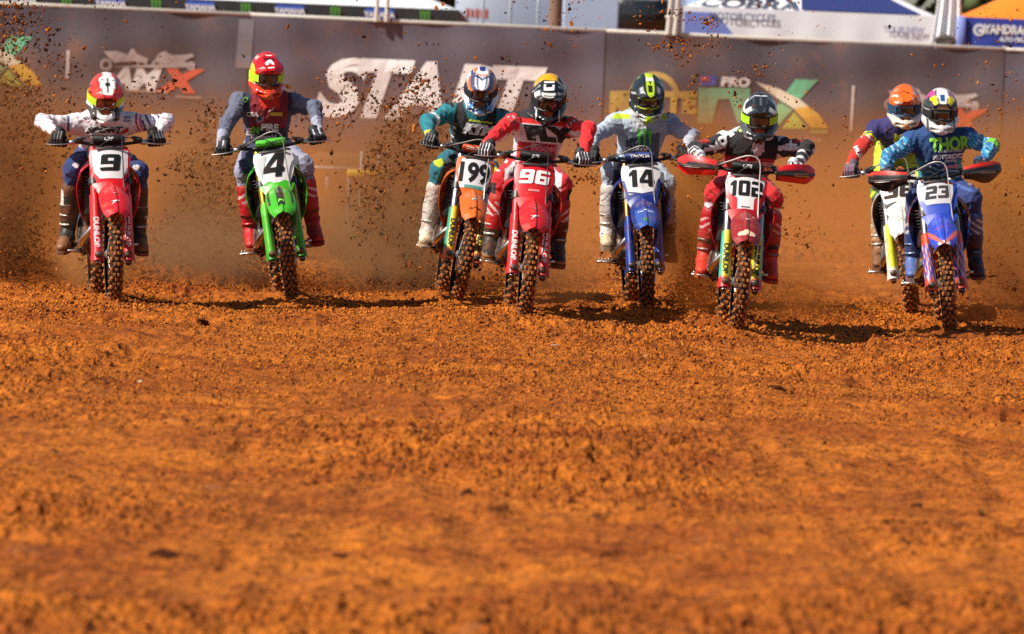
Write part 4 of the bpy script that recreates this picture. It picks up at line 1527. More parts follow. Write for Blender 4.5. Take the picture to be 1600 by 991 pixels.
    if B.get('hand'):
        for sx in (-1, 1):
            n, m = 13, 9
            G = np.zeros((n, m, 3)); C = np.zeros((n, m, 3))
            for i in range(n):
                t = i / (n - 1)
                for j in range(m):
                    v = j / (m - 1)
                    up, lo = B['hand_shape'](t)
                    z = 1.105 + lo + (up - lo) * v
                    x = .20 + .275 * t
                    y = .345 + .17 * t ** 2.2 + .022 * (2 * v - 1) ** 2
                    G[i, j] = (x * sx, y, z)
                    C[i, j] = B['hand'](t, v)
            if sx > 0: G, C = G[:, ::-1], C[:, ::-1]
            G, C = G[:, ::-1], C[:, ::-1]
            mb = MB(); sheet(mb, G, .006, 0, C.reshape(-1, 3))
            hg = put(mb, 'handguard', mat('fender_plastic', None, .40, 0, .34, coat=.15), T=st, paint=True)
            mb = MB(); tube(mb, [(.20 * sx, .42, 1.10), (.22 * sx, .36, 1.10), (.42 * sx, .40, 1.10), (.47 * sx, .50, 1.11)], [.012, .014, .012, .01], 8, k=3)
            put(mb, 'guard_bar', DGREY, hg, T=st)
    return root, M, st

# ------------------------------------------------------------------ riders
def ik(a, c, l1, l2, pole):
    a, c, pole = map(lambda q: np.asarray(q, float), (a, c, pole))
    d = c - a
    L = np.linalg.norm(d)
    if L > (l1 + l2) * .995:
        k = L / ((l1 + l2) * .995); l1 *= k; l2 *= k
    u = d / L
    x = (l1 * l1 - l2 * l2 + L * L) / (2 * L)
    h = math.sqrt(max(0, l1 * l1 - x * x))
    p = pole - a
    p = p - u * (p @ u)
    return a + u * x + unit(p) * h

def basis(fwd, up=(0, 0, 1)):
    """columns: x right of picture, y back, z up for a frame that looks along -y"""
    y = -unit(fwd)
    x = unit(np.cross(y, up))
    z = np.cross(x, y)
    return np.column_stack([x, y, z])

# helmet shell, modelled once: looks along -Y, origin at the head's centre
def helmet_base():
    F = Field((-.19, -.29, -.24), (.19, .22, .21), .0052)
    F.ell((0, .012, .015), (.127, .152, .150), k=0)
    F.ell((0, .035, -.06), (.118, .115, .085), k=.05)
    for sx in (-1, 1):
        F.cap((sx * .104, -.015, -.075), (sx * .072, -.135, -.108), .036, .033, k=.035)
        F.cap((sx * .072, -.135, -.108), (sx * .018, -.192, -.118), .033, .030, k=.02)
    F.cap((-.02, -.195, -.118), (.02, -.195, -.118), .031, k=.015)
    F.cap((0, -.196, -.098), (0, -.200, -.135), .020, .016, k=.015)
    # hollow, eye port, neck opening, mouth vents
    F.ell((0, .010, .0), (.104, .128, .125), k=0, sub=True)
    F.ell((0, .0, -.10), (.082, .12, .09), k=0, sub=True)
    F.box((0, -.16, -.022), (.094, .12, .047), rnd=.03, sub=True)
    F.box((0, .03, -.235), (.2, .3, .10), rnd=.01, sub=True) if False else None
    F.ell((0, .03, -.17), (.092, .10, .09), k=0, sub=True)
    for sx in (-1, 1):
        F.box((sx * .052, -.195, -.112), (.016, .05, .010), rot('z', -30 * sx), .004, sub=True)
        F.box((sx * .05, -.10, .145), (.010, .03, .05), None, .004, sub=True)
    V, Q = F.mesh()
    return V, Q
HV, HQ = helmet_base()

def visor_grid(n=20, m=19):
    G = np.zeros((n, m, 3))
    yc = np.array([-.030, -.085, -.14, -.195, -.236]); zc = np.array([.162, .153, .134, .108, .084])
    wc = np.array([.098, .108, .112, .104, .066])
    for i in range(n):
        t = i / (n - 1)
        y, z, w = (np.interp(t, np.linspace(0, 1, 5), q) for q in (yc, zc, wc))
        if t > .9: w = .088 * math.sqrt(max(.3, 1 - ((t - .9) / .1) ** 2 * .75))
        for j in range(m):
            u = (j / (m - 1) - .5) * 2
            rid = .007 * math.exp(-((abs(u) - .45) / .10) ** 2) - .004 * math.exp(-(u / .25) ** 2)
            G[i, j] = (u * w, y + .025 * u * u * t, z - (.058 - .02 * t) * abs(u) ** 2.2 + rid)
    return G
VG = visor_grid()

def glove_base(sx):
    """hand closed on a grip that runs along X; +X is outwards times sx; fingers wrap over the front"""
    F = Field((-.075, -.075, -.075), (.085, .125, .105), .0042)
    P = lambda x, r, a: (x * sx, -r * math.cos(math.radians(a)), r * math.sin(math.radians(a)))
    for k, (x, L, rr) in enumerate(((-.031, 1.0, .0112), (-.009, 1.06, .0115), (.013, 1.0, .0112), (.034, .88, .0098))):
        q = [P(x * .96, .044, 88), P(x, .043, 88 - 62 * L), P(x * 1.02, .037, 88 - 118 * L), P(x * 1.02, .032, 88 - 165 * L)]
        for a, b, r1, r2 in zip(q[:-1], q[1:], (rr * 1.12, rr * 1.05, rr * .97), (rr * 1.05, rr * .97, rr * .85)):
            F.cap(a, b, r1, r2, k=.0035)
        F.ell(P(x, .048, 88), (.011, .012, .010), k=.006)
        F.box(P(x, .047, 55), (.007, .006, .009), rot('x', -35), .003, k=.003)
    R = rot('x', -38)
    F.box(np.array(P(0, .050, 122)), (.046, .040, .017), R, .014, k=.012)
    F.cap(P(.0, .060, 135), P(.0, .098, 146), .030, .029, k=.02)
    th = [P(-.038, .052, 135), P(-.052, .043, 178), P(-.050, .034, 232), P(-.040, .031, 275)]
    for a, b, r in zip(th[:-1], th[1:], (.0145, .0125, .0115)):
        F.cap(a, b, r, r * .92, k=.008)
    return F.mesh()
GL = {-1: glove_base(-1), 1: glove_base(1)}
GN = {k: normals(*v) for k, v in GL.items()}

def make_rider(key, R, M, st, label, group):
    root = empty('person', Matrix(M))
    tag(root, label, 'person', group)
    he = np.array(R['head'], float)                     # x, y, z of the head's centre
    hp = np.array(R.get('hip', (0, 1.03, 1.0)), float)
    back = R.get('back', .31)
    he[1] += back; hp[1] += back * .5
    neck = he + np.array(R.get('neck_off', (-.25 * he[0], .10, -.15)))
    tilt = R.get('tilt', 0.)
    right = unit((1, 0, math.tan(math.radians(tilt))))
    sp = unit(neck - hp)
    sh_c = neck - sp * .07
    sh = {s: sh_c + right * .192 * s + np.array([0, -.01, 0]) for s in (-1, 1)}
    hipj = {s: hp + np.array([.095 * s, 0, -.015]) for s in (-1, 1)}
    grip = {s: app(st, [(.345 * s, .495, 1.112)])[0] for s in (-1, 1)}
    wrist = {s: grip[s] + np.array([.012 * s, .080, .058]) for s in (-1, 1)}
    el = {}
    for s in (-1, 1):
        ex, ez = R['elbow'][0 if s < 0 else 1]
        A_, B_ = sh[s], wrist[s]
        Lc = np.linalg.norm(B_ - A_); xm = (.272 ** 2 - .250 ** 2 + Lc * Lc) / (2 * Lc)
        hh = math.sqrt(max(.0004, .272 ** 2 - xm * xm)); md = A_ + (B_ - A_) * xm / Lc
        cu = (B_ - A_) / Lc
        e1 = unit(np.cross(cu, (0, 1, 0))); e2 = np.cross(cu, e1)
        cand = [md + hh * (e1 * math.cos(q) + e2 * math.sin(q)) for q in np.linspace(0, 2 * math.pi, 144)]
        el[s] = min(cand, key=lambda p: (p[0] - ex) ** 2 + 1.5 * (p[2] - ez) ** 2 + (.25 if p[1] < md[1] - .12 else 0) + .25 * max(0, p[2] - ez - .03))
    an = {s: np.array(R['ankle'][0 if s < 0 else 1], float) for s in (-1, 1)}
    kn = {s: ik(hipj[s], an[s], .44, .45, R['knee'][0 if s < 0 else 1]) for s in (-1, 1)}
    fwdT = unit(np.cross(right, sp))
    fwdT = fwdT if fwdT[1] < 0 else -fwdT               # chest normal
    TB = np.column_stack([right, -fwdT, sp])            # torso axes
    L = np.linalg.norm(neck - hp)
    seed = R['seed']
    # ---- the body itself, one surface from head to ankles
    F = Field(np.array([-.62, .38, .38]), np.array([.62, 1.42, he[2] + .20]), .0135)
    F.ell(he + (0, .0, .01), (.074, .094, .115), k=0)
    F.ell(he + (0, -.06, -.055), (.05, .05, .05), k=.03)
    F.cap(he + (0, -.09, .0), he + (0, -.105, -.03), .012, .016, k=.015)
    F.cap(he + (0, .03, -.05), neck, .058, .062, k=.03)
    F.ell(hp + sp * L * .70, (.165, .105, .20), TB, .05)
    F.ell(hp + sp * L * .32, (.135, .095, .18), TB, .06)
    F.ell(hp, (.15, .115, .12), TB, .05)
    F.cap(sh[-1], sh[1], .058, k=.05)
    for s in (-1, 1):
        F.cap(sh[s], el[s], .048, .040, k=.03); F.cap(el[s], wrist[s], .040, .027, k=.02)
        F.cap(hipj[s], kn[s], .078, .056, k=.04); F.cap(kn[s], an[s], .056, .040, k=.02)
    V, Q = F.mesh()
    mb = MB(); mb.add(V, Q); mb.build('body', mat('skin', lin('#b07a5c'), .55, 0, .05), root)
    # ---- jersey
    F = Field(np.array([-.66, .40, .88]), np.array([.66, 1.42, he[2] + .12]), .0088)
    F.ell(hp + sp * L * .72, (.186, .126, .20), TB, .05)
    F.ell(hp + sp * L * .66 + fwdT * .03, (.150, .10, .14), TB, .05)
    F.ell(hp + sp * L * .36, (.160, .122, .20), TB, .06)
    F.ell(hp + sp * L * .10, (.158, .122, .12), TB, .05)
    F.cap(sh[-1], sh[1], .070, k=.05)
    F.cap(neck - sp * .03, neck + sp * .035 + fwdT * .012, .083, .066, k=.03)
    for s in (-1, 1):
        F.ell(sh[s] + right * .012 * s, (.078, .078, .075), k=.03)
        mid = (sh[s] + el[s]) / 2 + np.array([0, 0, -.006])
        F.cap(sh[s], mid, .066, .061, k=.035); F.cap(mid, el[s], .061, .056, k=.02)
        F.ell(el[s], (.058, .058, .058), k=.02)
        mid = el[s] * .55 + wrist[s] * .45
        F.cap(el[s], mid, .056, .050, k=.02); F.cap(mid, wrist[s] * .94 + el[s] * .06, .050, .036, k=.02)
    F.wrinkle(.0105, seed, (.07, .16), 6)
    F.wrinkle(.0045, seed + 1, (.035, .07), 5)
    V, Q = F.mesh()
    N = normals(V, Q)
    segs = {-1: [(sh[-1], el[-1]), (el[-1], wrist[-1])], 1: [(sh[1], el[1]), (el[1], wrist[1])]}
    best = np.full(len(V), 9.); reg = np.zeros(len(V), int); tt = np.zeros(len(V))
    def segd(a, b):
        d = b - a; t = np.clip((V - a) @ d / (d @ d), 0, 1)
        return np.linalg.norm(V - a - t[:, None] * d, axis=1), t
    ang = np.zeros(len(V))
    for s in (-1, 1):
        for i, (a, b) in enumerate(segs[s]):
            d, t = segd(a, b)
            sel = d < best - 1e-6
            if i == 0: sel &= ((V - sh[s]) @ right * s > -.015 + .0 * t)
            best[sel] = d[sel]; reg[sel] = s; tt[sel] = t[sel] + i
    far = best > .105
    reg[far] = 0
    rel = V - hp
    tv = rel @ sp / L
    tu = rel @ right
    inT = (np.abs(tu) < .155) & (tv < 1.15) & (best > .060)
    reg[inT] = 0
    PN = V - hp - (rel @ sp)[:, None] * sp
    for s in (-1, 1):
        for i, (a, b) in enumerate(segs[s]):
            sel = (reg == s) & ((tt < 1) if i == 0 else (tt >= 1))
            d = b - a
            PN[sel] = (V[sel] - a) - np.clip((V[sel] - a) @ d / (d @ d), 0, 1)[:, None] * d
    N = PN / np.maximum(1e-9, np.linalg.norm(PN, axis=1, keepdims=True))
    ctx = dict(P=V, N=N, reg=reg, t=tt, u=tu, v=tv, front=(N @ fwdT), z=V[:, 2] - math.tan(math.radians(tilt)) * V[:, 0], x=V[:, 0])
    C = R['jersey'](ctx)
    mb = MB(); mb.add(V, Q, 0, C)
    jy = mb.build('jersey', CLOTH, root, paint=True)
    bvh = BVHTree.FromPolygons([tuple(v) for v in V], [tuple(int(i) for i in q) for q in Q])
    # ---- trousers
    F = Field(np.array([-.45, .30, .52]), np.array([.45, 1.46, hp[2] + .30]), .0088)
    F.ell(hp + sp * .02, (.168, .135, .13), TB, .04)
    F.cap(hp, hp + sp * .15, .112, .100, k=.05)
    for s in (-1, 1):
        mid = (hipj[s] + kn[s]) / 2
        F.cap(hipj[s], mid, .098, .090, k=.05); F.cap(mid, kn[s], .090, .074, k=.03)
        F.ell(kn[s] + np.array([0, -.018, .005]), (.071, .072, .085), k=.03)
        low = kn[s] * .45 + an[s] * .55
        F.cap(kn[s], low, .070, .058, k=.03)
    F.wrinkle(.011, seed + 2, (.08, .17), 6)
    F.wrinkle(.0045, seed + 3, (.035, .07), 5)
    V2, Q2 = F.mesh()
    N2 = normals(V2, Q2)
    s2 = np.where(V2[:, 0] > hp[0], 1, -1)
    PN = np.zeros_like(V2); bd = np.full(len(V2), 9.)
    for s in (-1, 1):
        for a, b in ((hipj[s], kn[s]), (kn[s], an[s])):
            d = b - a; t_ = np.clip((V2 - a) @ d / (d @ d), 0, 1); q = V2 - a - t_[:, None] * d; dd = np.linalg.norm(q, axis=1)
            sel = (dd < bd) & (s2 == s); PN[sel] = q[sel]; bd[sel] = dd[sel]
    N2 = PN / np.maximum(1e-9, np.linalg.norm(PN, axis=1, keepdims=True))
    kz = np.where(s2 > 0, kn[1][2], kn[-1][2]); kx = np.where(s2 > 0, kn[1][0], kn[-1][0]); ky = np.where(s2 > 0, kn[1][1], kn[-1][1])
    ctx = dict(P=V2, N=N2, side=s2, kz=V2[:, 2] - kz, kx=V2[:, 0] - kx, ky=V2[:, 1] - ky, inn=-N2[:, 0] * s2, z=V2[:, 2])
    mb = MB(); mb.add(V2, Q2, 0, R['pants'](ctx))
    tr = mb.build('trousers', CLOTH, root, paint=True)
    bvh2 = BVHTree.FromPolygons([tuple(v) for v in V2], [tuple(int(i) for i in q) for q in Q2])
    # ---- prints, laid onto the cloth from the front
    for pr in R.get('prints', []):
        kind, s, x, z, h, col = pr[:6]
        o = pr[6] if len(pr) > 6 else {}
        if kind == 'text': v, f = text2d(s, h, o.get('bold', .03), o.get('shear', 0), o.get('wide', 1.), .012)
        elif kind == 'claw': v, f = claw(h)
        elif kind == 'ring': v, f = ring2d((0, 0), h * .6, h, 0, 360)
        else: v, f = poly2d([(a * h, b * h) for a, b in s], .018)
        a = math.radians(o.get('ang', tilt if o.get('on') != 'trousers' else 0))
        v = v @ np.array([[math.cos(a), math.sin(a)], [-math.sin(a), math.cos(a)]])
        tree = bvh2 if o.get('on') == 'trousers' else bvh
        W = []; bad = False
        for px, pz in v:
            hit = tree.ray_cast(Vector((x + px, -.4, z + pz)), Vector((0, 1, 0)))
            if hit[0] is None: W.append(None); continue
            W.append(np.array(hit[0]) + np.array(hit[1]) * .0025 + np.array([0, -.0045, 0]))
        ff = [q for q in f if all(W[i] is not None for i in q)]
        ff = [q for q in ff if max(np.linalg.norm(W[q[i]] - W[q[i - 1]]) for i in range(len(q))) < .09]
        if not ff: continue
        W = [p if p is not None else np.zeros(3) for p in W]
        mb = MB(); mb.add(W, ff)
        used = sorted({i for q in ff for i in q}); rm = {i: k for k, i in enumerate(used)}
        mb = MB(); mb.add([W[i] for i in used], [tuple(rm[i] for i in q) for q in ff])
        mb.build('letter' if kind == 'text' else 'cloth_print', printm(col, .12), tr if o.get('on') == 'trousers' else jy, smooth=False)
    # ---- boots
    for s in (-1, 1):
        i = 0 if s < 0 else 1
        a = an[s]; up = unit(kn[s] - a)
        toe_d = unit(np.array(R.get('toe', ((-.10, -1, -.12), (.10, -1, -.12)))[i], float))
        B3 = basis(toe_d)
        fx, fb, fu = B3[:, 0], B3[:, 1], B3[:, 2]
        F = Field(np.minimum(a - .27, a + up * .36 - .12), np.maximum(a + .22, a + up * .36 + .13), .0078)
        top = a + up * .315
        F.cap(a + up * .03 + fb * .01, a + up * .16 + fb * .012, .056, .066, k=.03)
        F.cap(a + up * .16 + fb * .012, top, .066, .073, k=.02)
        F.ell(a + up * .20 - fb * .035, (.046, .032, .11), np.column_stack([fx, fb, up]), .025)
        heel = a + fb * .055 - fu * .060; ball = a - fb * .115 - fu * .070; toe = a - fb * .165 - fu * .074
        F.cap(heel, a - fb * .03 - fu * .035, .040, .050, k=.03)
        F.cap(a - fb * .02 - fu * .03, ball + fu * .012, .050, .044, k=.03)
        F.ell(ball, (.048, .075, .034), B3, .02); F.ell(toe, (.042, .045, .030), B3, .02)
        F.box(a - fu * .115 + fb * .0, (.2, .3, .014), B3, .002, sub=True)
        F.wrinkle(.0035, seed + 9, (.03, .07), 5)
        V3, Q3 = F.mesh()
        h = (V3 - a) @ up; d = (V3 - a) @ fx * s; fr = -((V3 - a) @ fb)
        mb = MB(); mb.add(V3, Q3, 0, R['boot'](dict(P=V3, h=h, d=d, fr=fr, side=s, n=len(V3))))
        bt = mb.build('boot', LEATHER, root, paint=True)
        mb = MB()
        ring = []
        for q, w in ((-.215, .020), (-.19, .040), (-.12, .052), (-.04, .042), (.03, .042), (.085, .040), (.105, .022)):
            ring.append((q, w))
        out = [(w, q) for q, w in ring] + [(-w, q) for q, w in reversed(ring)]
        lo = np.array([a + fx * x + fb * y - fu * .122 for x, y in out]); hi = np.array([a + fx * x * 1.03 + fb * y - fu * .098 for x, y in out])
        loft(mb, [lo, hi][::-1] if False else [lo, hi]); mb.build('sole', mat('boot_sole', R.get('sole', lin('#5a4636')), .8, 0, .6), bt)
        for hh in (.055, .125, .20):
            c = a + up * hh
            mb = MB(); pts = []
            for th in np.linspace(-20, 110, 8):
                t_ = math.radians(th)
                rr = .049 + .013 * (hh / .2)
                pts.append(c + fx * s * rr * math.cos(t_) - fb * (rr * math.sin(t_) - .0) + up * .006 * math.sin(t_))
            tube(mb, pts, .008, 6)
            cc = pts[2]; rbox(mb, cc, (.016, .022, .022), B3, .004)
            mb.build('buckle', mat('buckle', R.get('buckle', lin('#b9b4aa')), .4, .3, .25), bt)
    # ---- gloves
    for s in (-1, 1):
        V4, Q4 = GL[s]
        # the hand's own axes follow the forearm a little
        yaw = R.get('hyaw', (8, -8))[0 if s < 0 else 1]
        T = trans(*grip[s]) @ (st - trans(*(st[:3, 3])) + np.eye(4) if False else np.eye(4)) @ rot('z', 16 * s * -1 * -1) @ rot('y', R.get('hroll', 0))
        mb = MB(); mb.add(V4, Q4, 0, R['glove'](V4, GN[s], s))
        gl = mb.build('glove', mat('glove_cloth', None, .7, 0, .15, bump=.3, bscale=90), root, T=T, paint=True)
        mb = MB()
        w = app(T, [(0, .085, .062)])[0]
        d = unit(el[s] - w)
        tube(mb, [w - d * .02, w + d * .008, w + d * .022], [.033, .040, .040], 14)
        mb.build('cuff', mat('glove_cuff', R.get('cuff', lin('#1b1b1d')), .7, 0, .15), gl)
    # ---- helmet
    hr = R.get('hrot', (28, 0, 0))                      # nod, turn, lean
    HB = rot('z', hr[1]) @ rot('y', hr[2]) @ rot('x', hr[0] - 11)
    HT = trans(*he) @ HB @ np.diag([R.get('hs', .96)] * 3 + [1])
    mb = MB(); mb.add(HV, HQ, 0, R['shell'](HV))
    hm = mb.build('helmet', SHELL, root, T=HT, paint=True)
    u = np.linspace(-1, 1, VG.shape[1])[None, :].repeat(VG.shape[0], 0).ravel()
    t = np.linspace(0, 1, VG.shape[0])[:, None].repeat(VG.shape[1], 1).ravel()
    mb = MB(); sheet(mb, VG, .0045, 0, R['visor'](u, t))
    mb.build('visor', SHELL, hm, T=HT, paint=True)
    # goggles
    n, m = 15, 9
    G = np.zeros((n, m, 3))
    for i in range(n):
        a = (i / (n - 1) - .5) * 2
        for j in range(m):
            b = (j / (m - 1) - .5) * 2
            zc = -.022 + .040 * b * (1 - .15 * abs(a) ** 3) - (.012 * math.exp(-(a / .22) ** 2) * (b < 0) * -b * -1 if False else 0)
            if b < 0: zc += .014 * math.exp(-(a / .2) ** 2) * (-b)
            G[i, j] = (a * .082, -.150 + .050 * abs(a) ** 2.2 + .006 * b * b, zc)
    mb = MB(); sheet(mb, G, .003)
    gg = mb.build('goggles', mat('goggle_lens', R.get('lens', lin('#15181c')), .06, 0, .06, coat=1.0, spec=.8), hm, T=HT)
    E = [G[i, 0] for i in range(n)] + [G[-1, j] for j in range(1, m)] + [G[i, -1] for i in range(n - 2, -1, -1)] + [G[0, j] for j in range(m - 2, 0, -1)]
    E.append(E[0]); E.append(E[1])
    mb = MB(); tube(mb, np.array(E) + (0, .004, 0), .0085, 7)
    mb.build('goggle_frame', mat('goggle_frame', R.get('gframe', lin('#1a1b1d')), .4, 0, .1), hm, T=HT)
    for s in (-1, 1):
        mb = MB()
        rows = []
        for th in np.linspace(-50, 95, 17):
            a = math.radians(th)
            rx, ry = .1335, .160
            c0 = np.array([s * rx * math.cos(a), .012 + ry * math.sin(a), -.012])
            hh = .024 if th > -10 else .027
            rows.append([c0 + (0, 0, -hh), c0 + (s * .001, 0, 0), c0 + (0, 0, hh)])
        rows[0] = [p + np.array([-s * .012, -.012, 0]) for p in rows[0]]
        Gs = np.array(rows)
        if s > 0: Gs = Gs[:, ::-1]
        Gs = Gs[:, ::-1]
        sheet(mb, Gs, .005)
        mb.build('goggle_strap', mat('strap_web', R.get('strap', lin('#1c1c1f')), .7, 0, .08), hm, T=HT)
    if R.get('hprints'):
        for pts, col in R['hprints']:
            v, f = poly2d(pts, .02)
            V5 = []
            for a, b in v:
                tt_ = min(max(b, 0), 1) * (VG.shape[0] - 1); uu = (min(max(a, -1), 1) + 1) / 2 * (VG.shape[1] - 1)
                i0, j0 = min(int(tt_), VG.shape[0] - 2), min(int(uu), VG.shape[1] - 2)
                p, q = tt_ - i0, uu - j0
                V5.append(VG[i0, j0] * (1 - p) * (1 - q) + VG[i0 + 1, j0] * p * (1 - q) + VG[i0, j0 + 1] * (1 - p) * q + VG[i0 + 1, j0 + 1] * p * q + np.array([0, -.0015, .003]))
            mb = MB(); mb.add(V5, f)
            mb.build('visor_print', printm(col, .05), hm, smooth=False, T=HT)
    return root

# ------------------------------------------------------------------ colours and markings of each bike and rider
def full(n, c): return np.tile(np.asarray(lin(c) if isinstance(c, str) else c, float), (n, 1))
def put_c(C, m, c): C[m] = lin(c) if isinstance(c, str) else c
def flat(c):
    cc = np.array(lin(c))
    return lambda *a: cc
def shirt(base, *rules):
    def f(k):
        C = full(len(k['P']), base)
        for test, c in rules: put_c(C, test(k), c)
        return C
    return f
def shellp(base, *rules):
    def f(P):
        C = full(len(P), base)
        for test, c in rules: put_c(C, test(P[:, 0], P[:, 1], P[:, 2]), c)
        return C
    return f
def visp(base, *rules):
    def f(u, t):
        C = full(len(u), base)
        for test, c in rules: put_c(C, test(u, t), c)
        return C
    return f
def bootp(base, *rules):
    def f(k):
        C = full(k['n'], base)
        for test, c in rules: put_c(C, test(k), c)
        return C
    return f
def glovep(base, *rules):
    def f(V, N, s):
        C = full(len(V), base)
        for test, c in rules: put_c(C, test(V, N, s), c)
        return C
    return f
def bands(*st):
    cs = [(t, np.array(lin(c))) for t, c in st]
    def f(t, a=0):
        for q, c in cs:
            if t <= q: return c
        return cs[-1][1]
    return f
BLK, WHT = '#17181a', '#dcdadb'
RED1, RED2, GREEN, ORANGE, BLUE, WHITEB = '#d3141f', '#cc1520', '#3fae1c', '#e0661a', '#0f2b7c', '#dedcd8'
FIELD = [(-.128, .122), (-.118, -.04), (-.075, -.095), (.075, -.095), (.118, -.04), (.128, .122)]
FIELD_S = [(-.112, .122), (-.108, -.03), (-.06, -.085), (.06, -.085), (.108, -.03), (.112, .122)]
WING = [(-.45, .38), (-.05, .10), (.05, .22), (.42, .40), (.10, -.02), (-.12, -.30), (-.45, -.38), (-.10, -.05)]

BIKES = {}
BIKES['nine'] = dict(body=lin(RED1), plate=lin(RED1), fork=lin('#c2232a'), fork_metal=0, frame=lin('#8f8f92'), rim=lin('#1c1c1f'),
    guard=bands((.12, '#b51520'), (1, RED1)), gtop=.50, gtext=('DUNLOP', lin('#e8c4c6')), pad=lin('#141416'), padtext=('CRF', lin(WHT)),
    field=(FIELD, lin(WHT)), num=('9', .125, 1.08, .12, lin('#141517'), .022), block=1, skirt=lin(RED1),
    fender=flat(RED1), fprint=[('poly', WING, .72, .075, lin(WHT)), ('poly', [(-.5, .12), (.5, .12), (.4, -.12), (-.4, -.12)], .55, .03, lin(WHT))], shroud=lambda i, j: np.array(lin(RED1)), hose=lin('#3a3a3c'))
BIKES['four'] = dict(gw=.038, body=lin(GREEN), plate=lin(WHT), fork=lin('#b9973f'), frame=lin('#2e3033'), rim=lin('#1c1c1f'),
    guard=bands((.10, '#2d8a14'), (.78, GREEN), (1, '#62d13a')), gtop=.44, pad=lin('#46b81f'), padtext=('motul', lin('#1a5c16')),
    num=('4', .185, .82, .24, lin('#141517'), .02), block=1, pmarks=[([(-.13, .09), (-.05, .10), (-.10, -.07), (-.115, .0)], lin('#a7a9aa')), ([(-.10, -.12), (0, -.165), (.10, -.12), (.06, -.10), (0, -.125), (-.06, -.10)], lin(GREEN))],
    skirt=lin(GREEN), fender=lambda t, u: np.array(lin('#1d2a22' if (abs(u) < .30 and .32 < t < .80) or (.72 < abs(u) < .86 and t < .7) else GREEN)),
    fprint=[('text', 'M', .70, .035, lin('#8fe05a'))], shroud=lambda i, j: np.array(lin('#101412' if j > .5 and i > .4 else GREEN)))
BIKES['ninety'] = dict(body=lin(RED2), plate=lin(RED2), fork=lin('#c2232a'), fork_metal=0, frame=lin('#8f8f92'), rim=lin('#1c1c1f'),
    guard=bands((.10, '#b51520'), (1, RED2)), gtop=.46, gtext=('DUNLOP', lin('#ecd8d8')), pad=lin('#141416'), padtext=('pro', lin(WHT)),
    num=('96', .108, .90, .12, lin('#eceaea'), .035), block=1, pmarks=[([(-.04, -.06), (.04, -.06), (.04, -.075), (-.04, -.075)], lin('#e2898d'))], skirt=lin(RED2),
    fender=flat(RED2), fprint=[('poly', WING, .72, .075, lin(WHT)), ('poly', [(-.5, .12), (.5, .12), (.4, -.12), (-.4, -.12)], .55, .03, lin(WHT))], shroud=lambda i, j: np.array(lin(RED2)), hose=lin('#2a2a2c'))
BIKES['teal'] = dict(body=lin(ORANGE), plate=lin(ORANGE), fork=lin('#a4a5a8'), frame=lin('#d2601c'), rim=lin('#1c1c1f'),
    guard=lambda t, a: np.array(lin(ORANGE if t < .22 else ('#2b9a7c' if a > .55 else ('#e0c21c' if a > -.55 else ORANGE)))), gtop=.42, gtext=('DUNLOP', lin('#23301c')), pad=lin('#c94a1c'), padtext=('FACTORY', lin('#f0d0b8')),
    field=([(-.105, .118), (-.125, .02), (-.10, -.12), (.10, -.12), (.125, .02), (.105, .118)], lin(WHT)), nx=-.002, num=('199', .150, .79, 0, lin('#17181b'), .01), nbold=.035, pmarks=[([(-.07, -.095), (.07, -.095), (.065, -.12), (-.065, -.12)], lin('#4f9a8e'))], skirt=None,
    fender=flat(ORANGE), fprint=[('poly', [(-.8, .3), (.8, .3), (.7, -.3), (-.7, -.3)], .55, .03, lin('#8fb8a8')), ('text', 'RACE', .74, .022, lin('#4a2410'))], shroud=lambda i, j: np.array(lin(ORANGE)))
BIKES['grey'] = dict(gw=.036, body=lin(BLUE), plate=lin(WHT), fork=lin('#b07a4c'), frame=lin('#8f9094'), rim=lin('#2a4fb8'),
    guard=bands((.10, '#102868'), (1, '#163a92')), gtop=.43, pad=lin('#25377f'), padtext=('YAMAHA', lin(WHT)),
    num=('14', .135, .78, .0, lin('#141517'), .025), block=1, pmarks=[([(-.145, .02), (-.125, .02), (-.10, -.10), (.10, -.10), (.125, .02), (.145, .02), (.105, -.165), (-.105, -.165)], lin(BLUE)), ([(-.105, -.085), (0, -.11), (.105, -.085), (.10, -.075), (0, -.098), (-.10, -.075)], lin('#26356e'))], skirt=lin(BLUE),
    fender=lambda t, u: np.array(lin('#34559e' if t > .55 and abs(u) < .75 else BLUE)), fprint=[('claw', '', .84, .045, lin('#4f9a2a')), ('text', 'YAMAHA', .62, .018, lin('#c3cae6'))], shroud=lambda i, j: np.array(lin('#143284' if j > .12 else '#4c5fc9')))
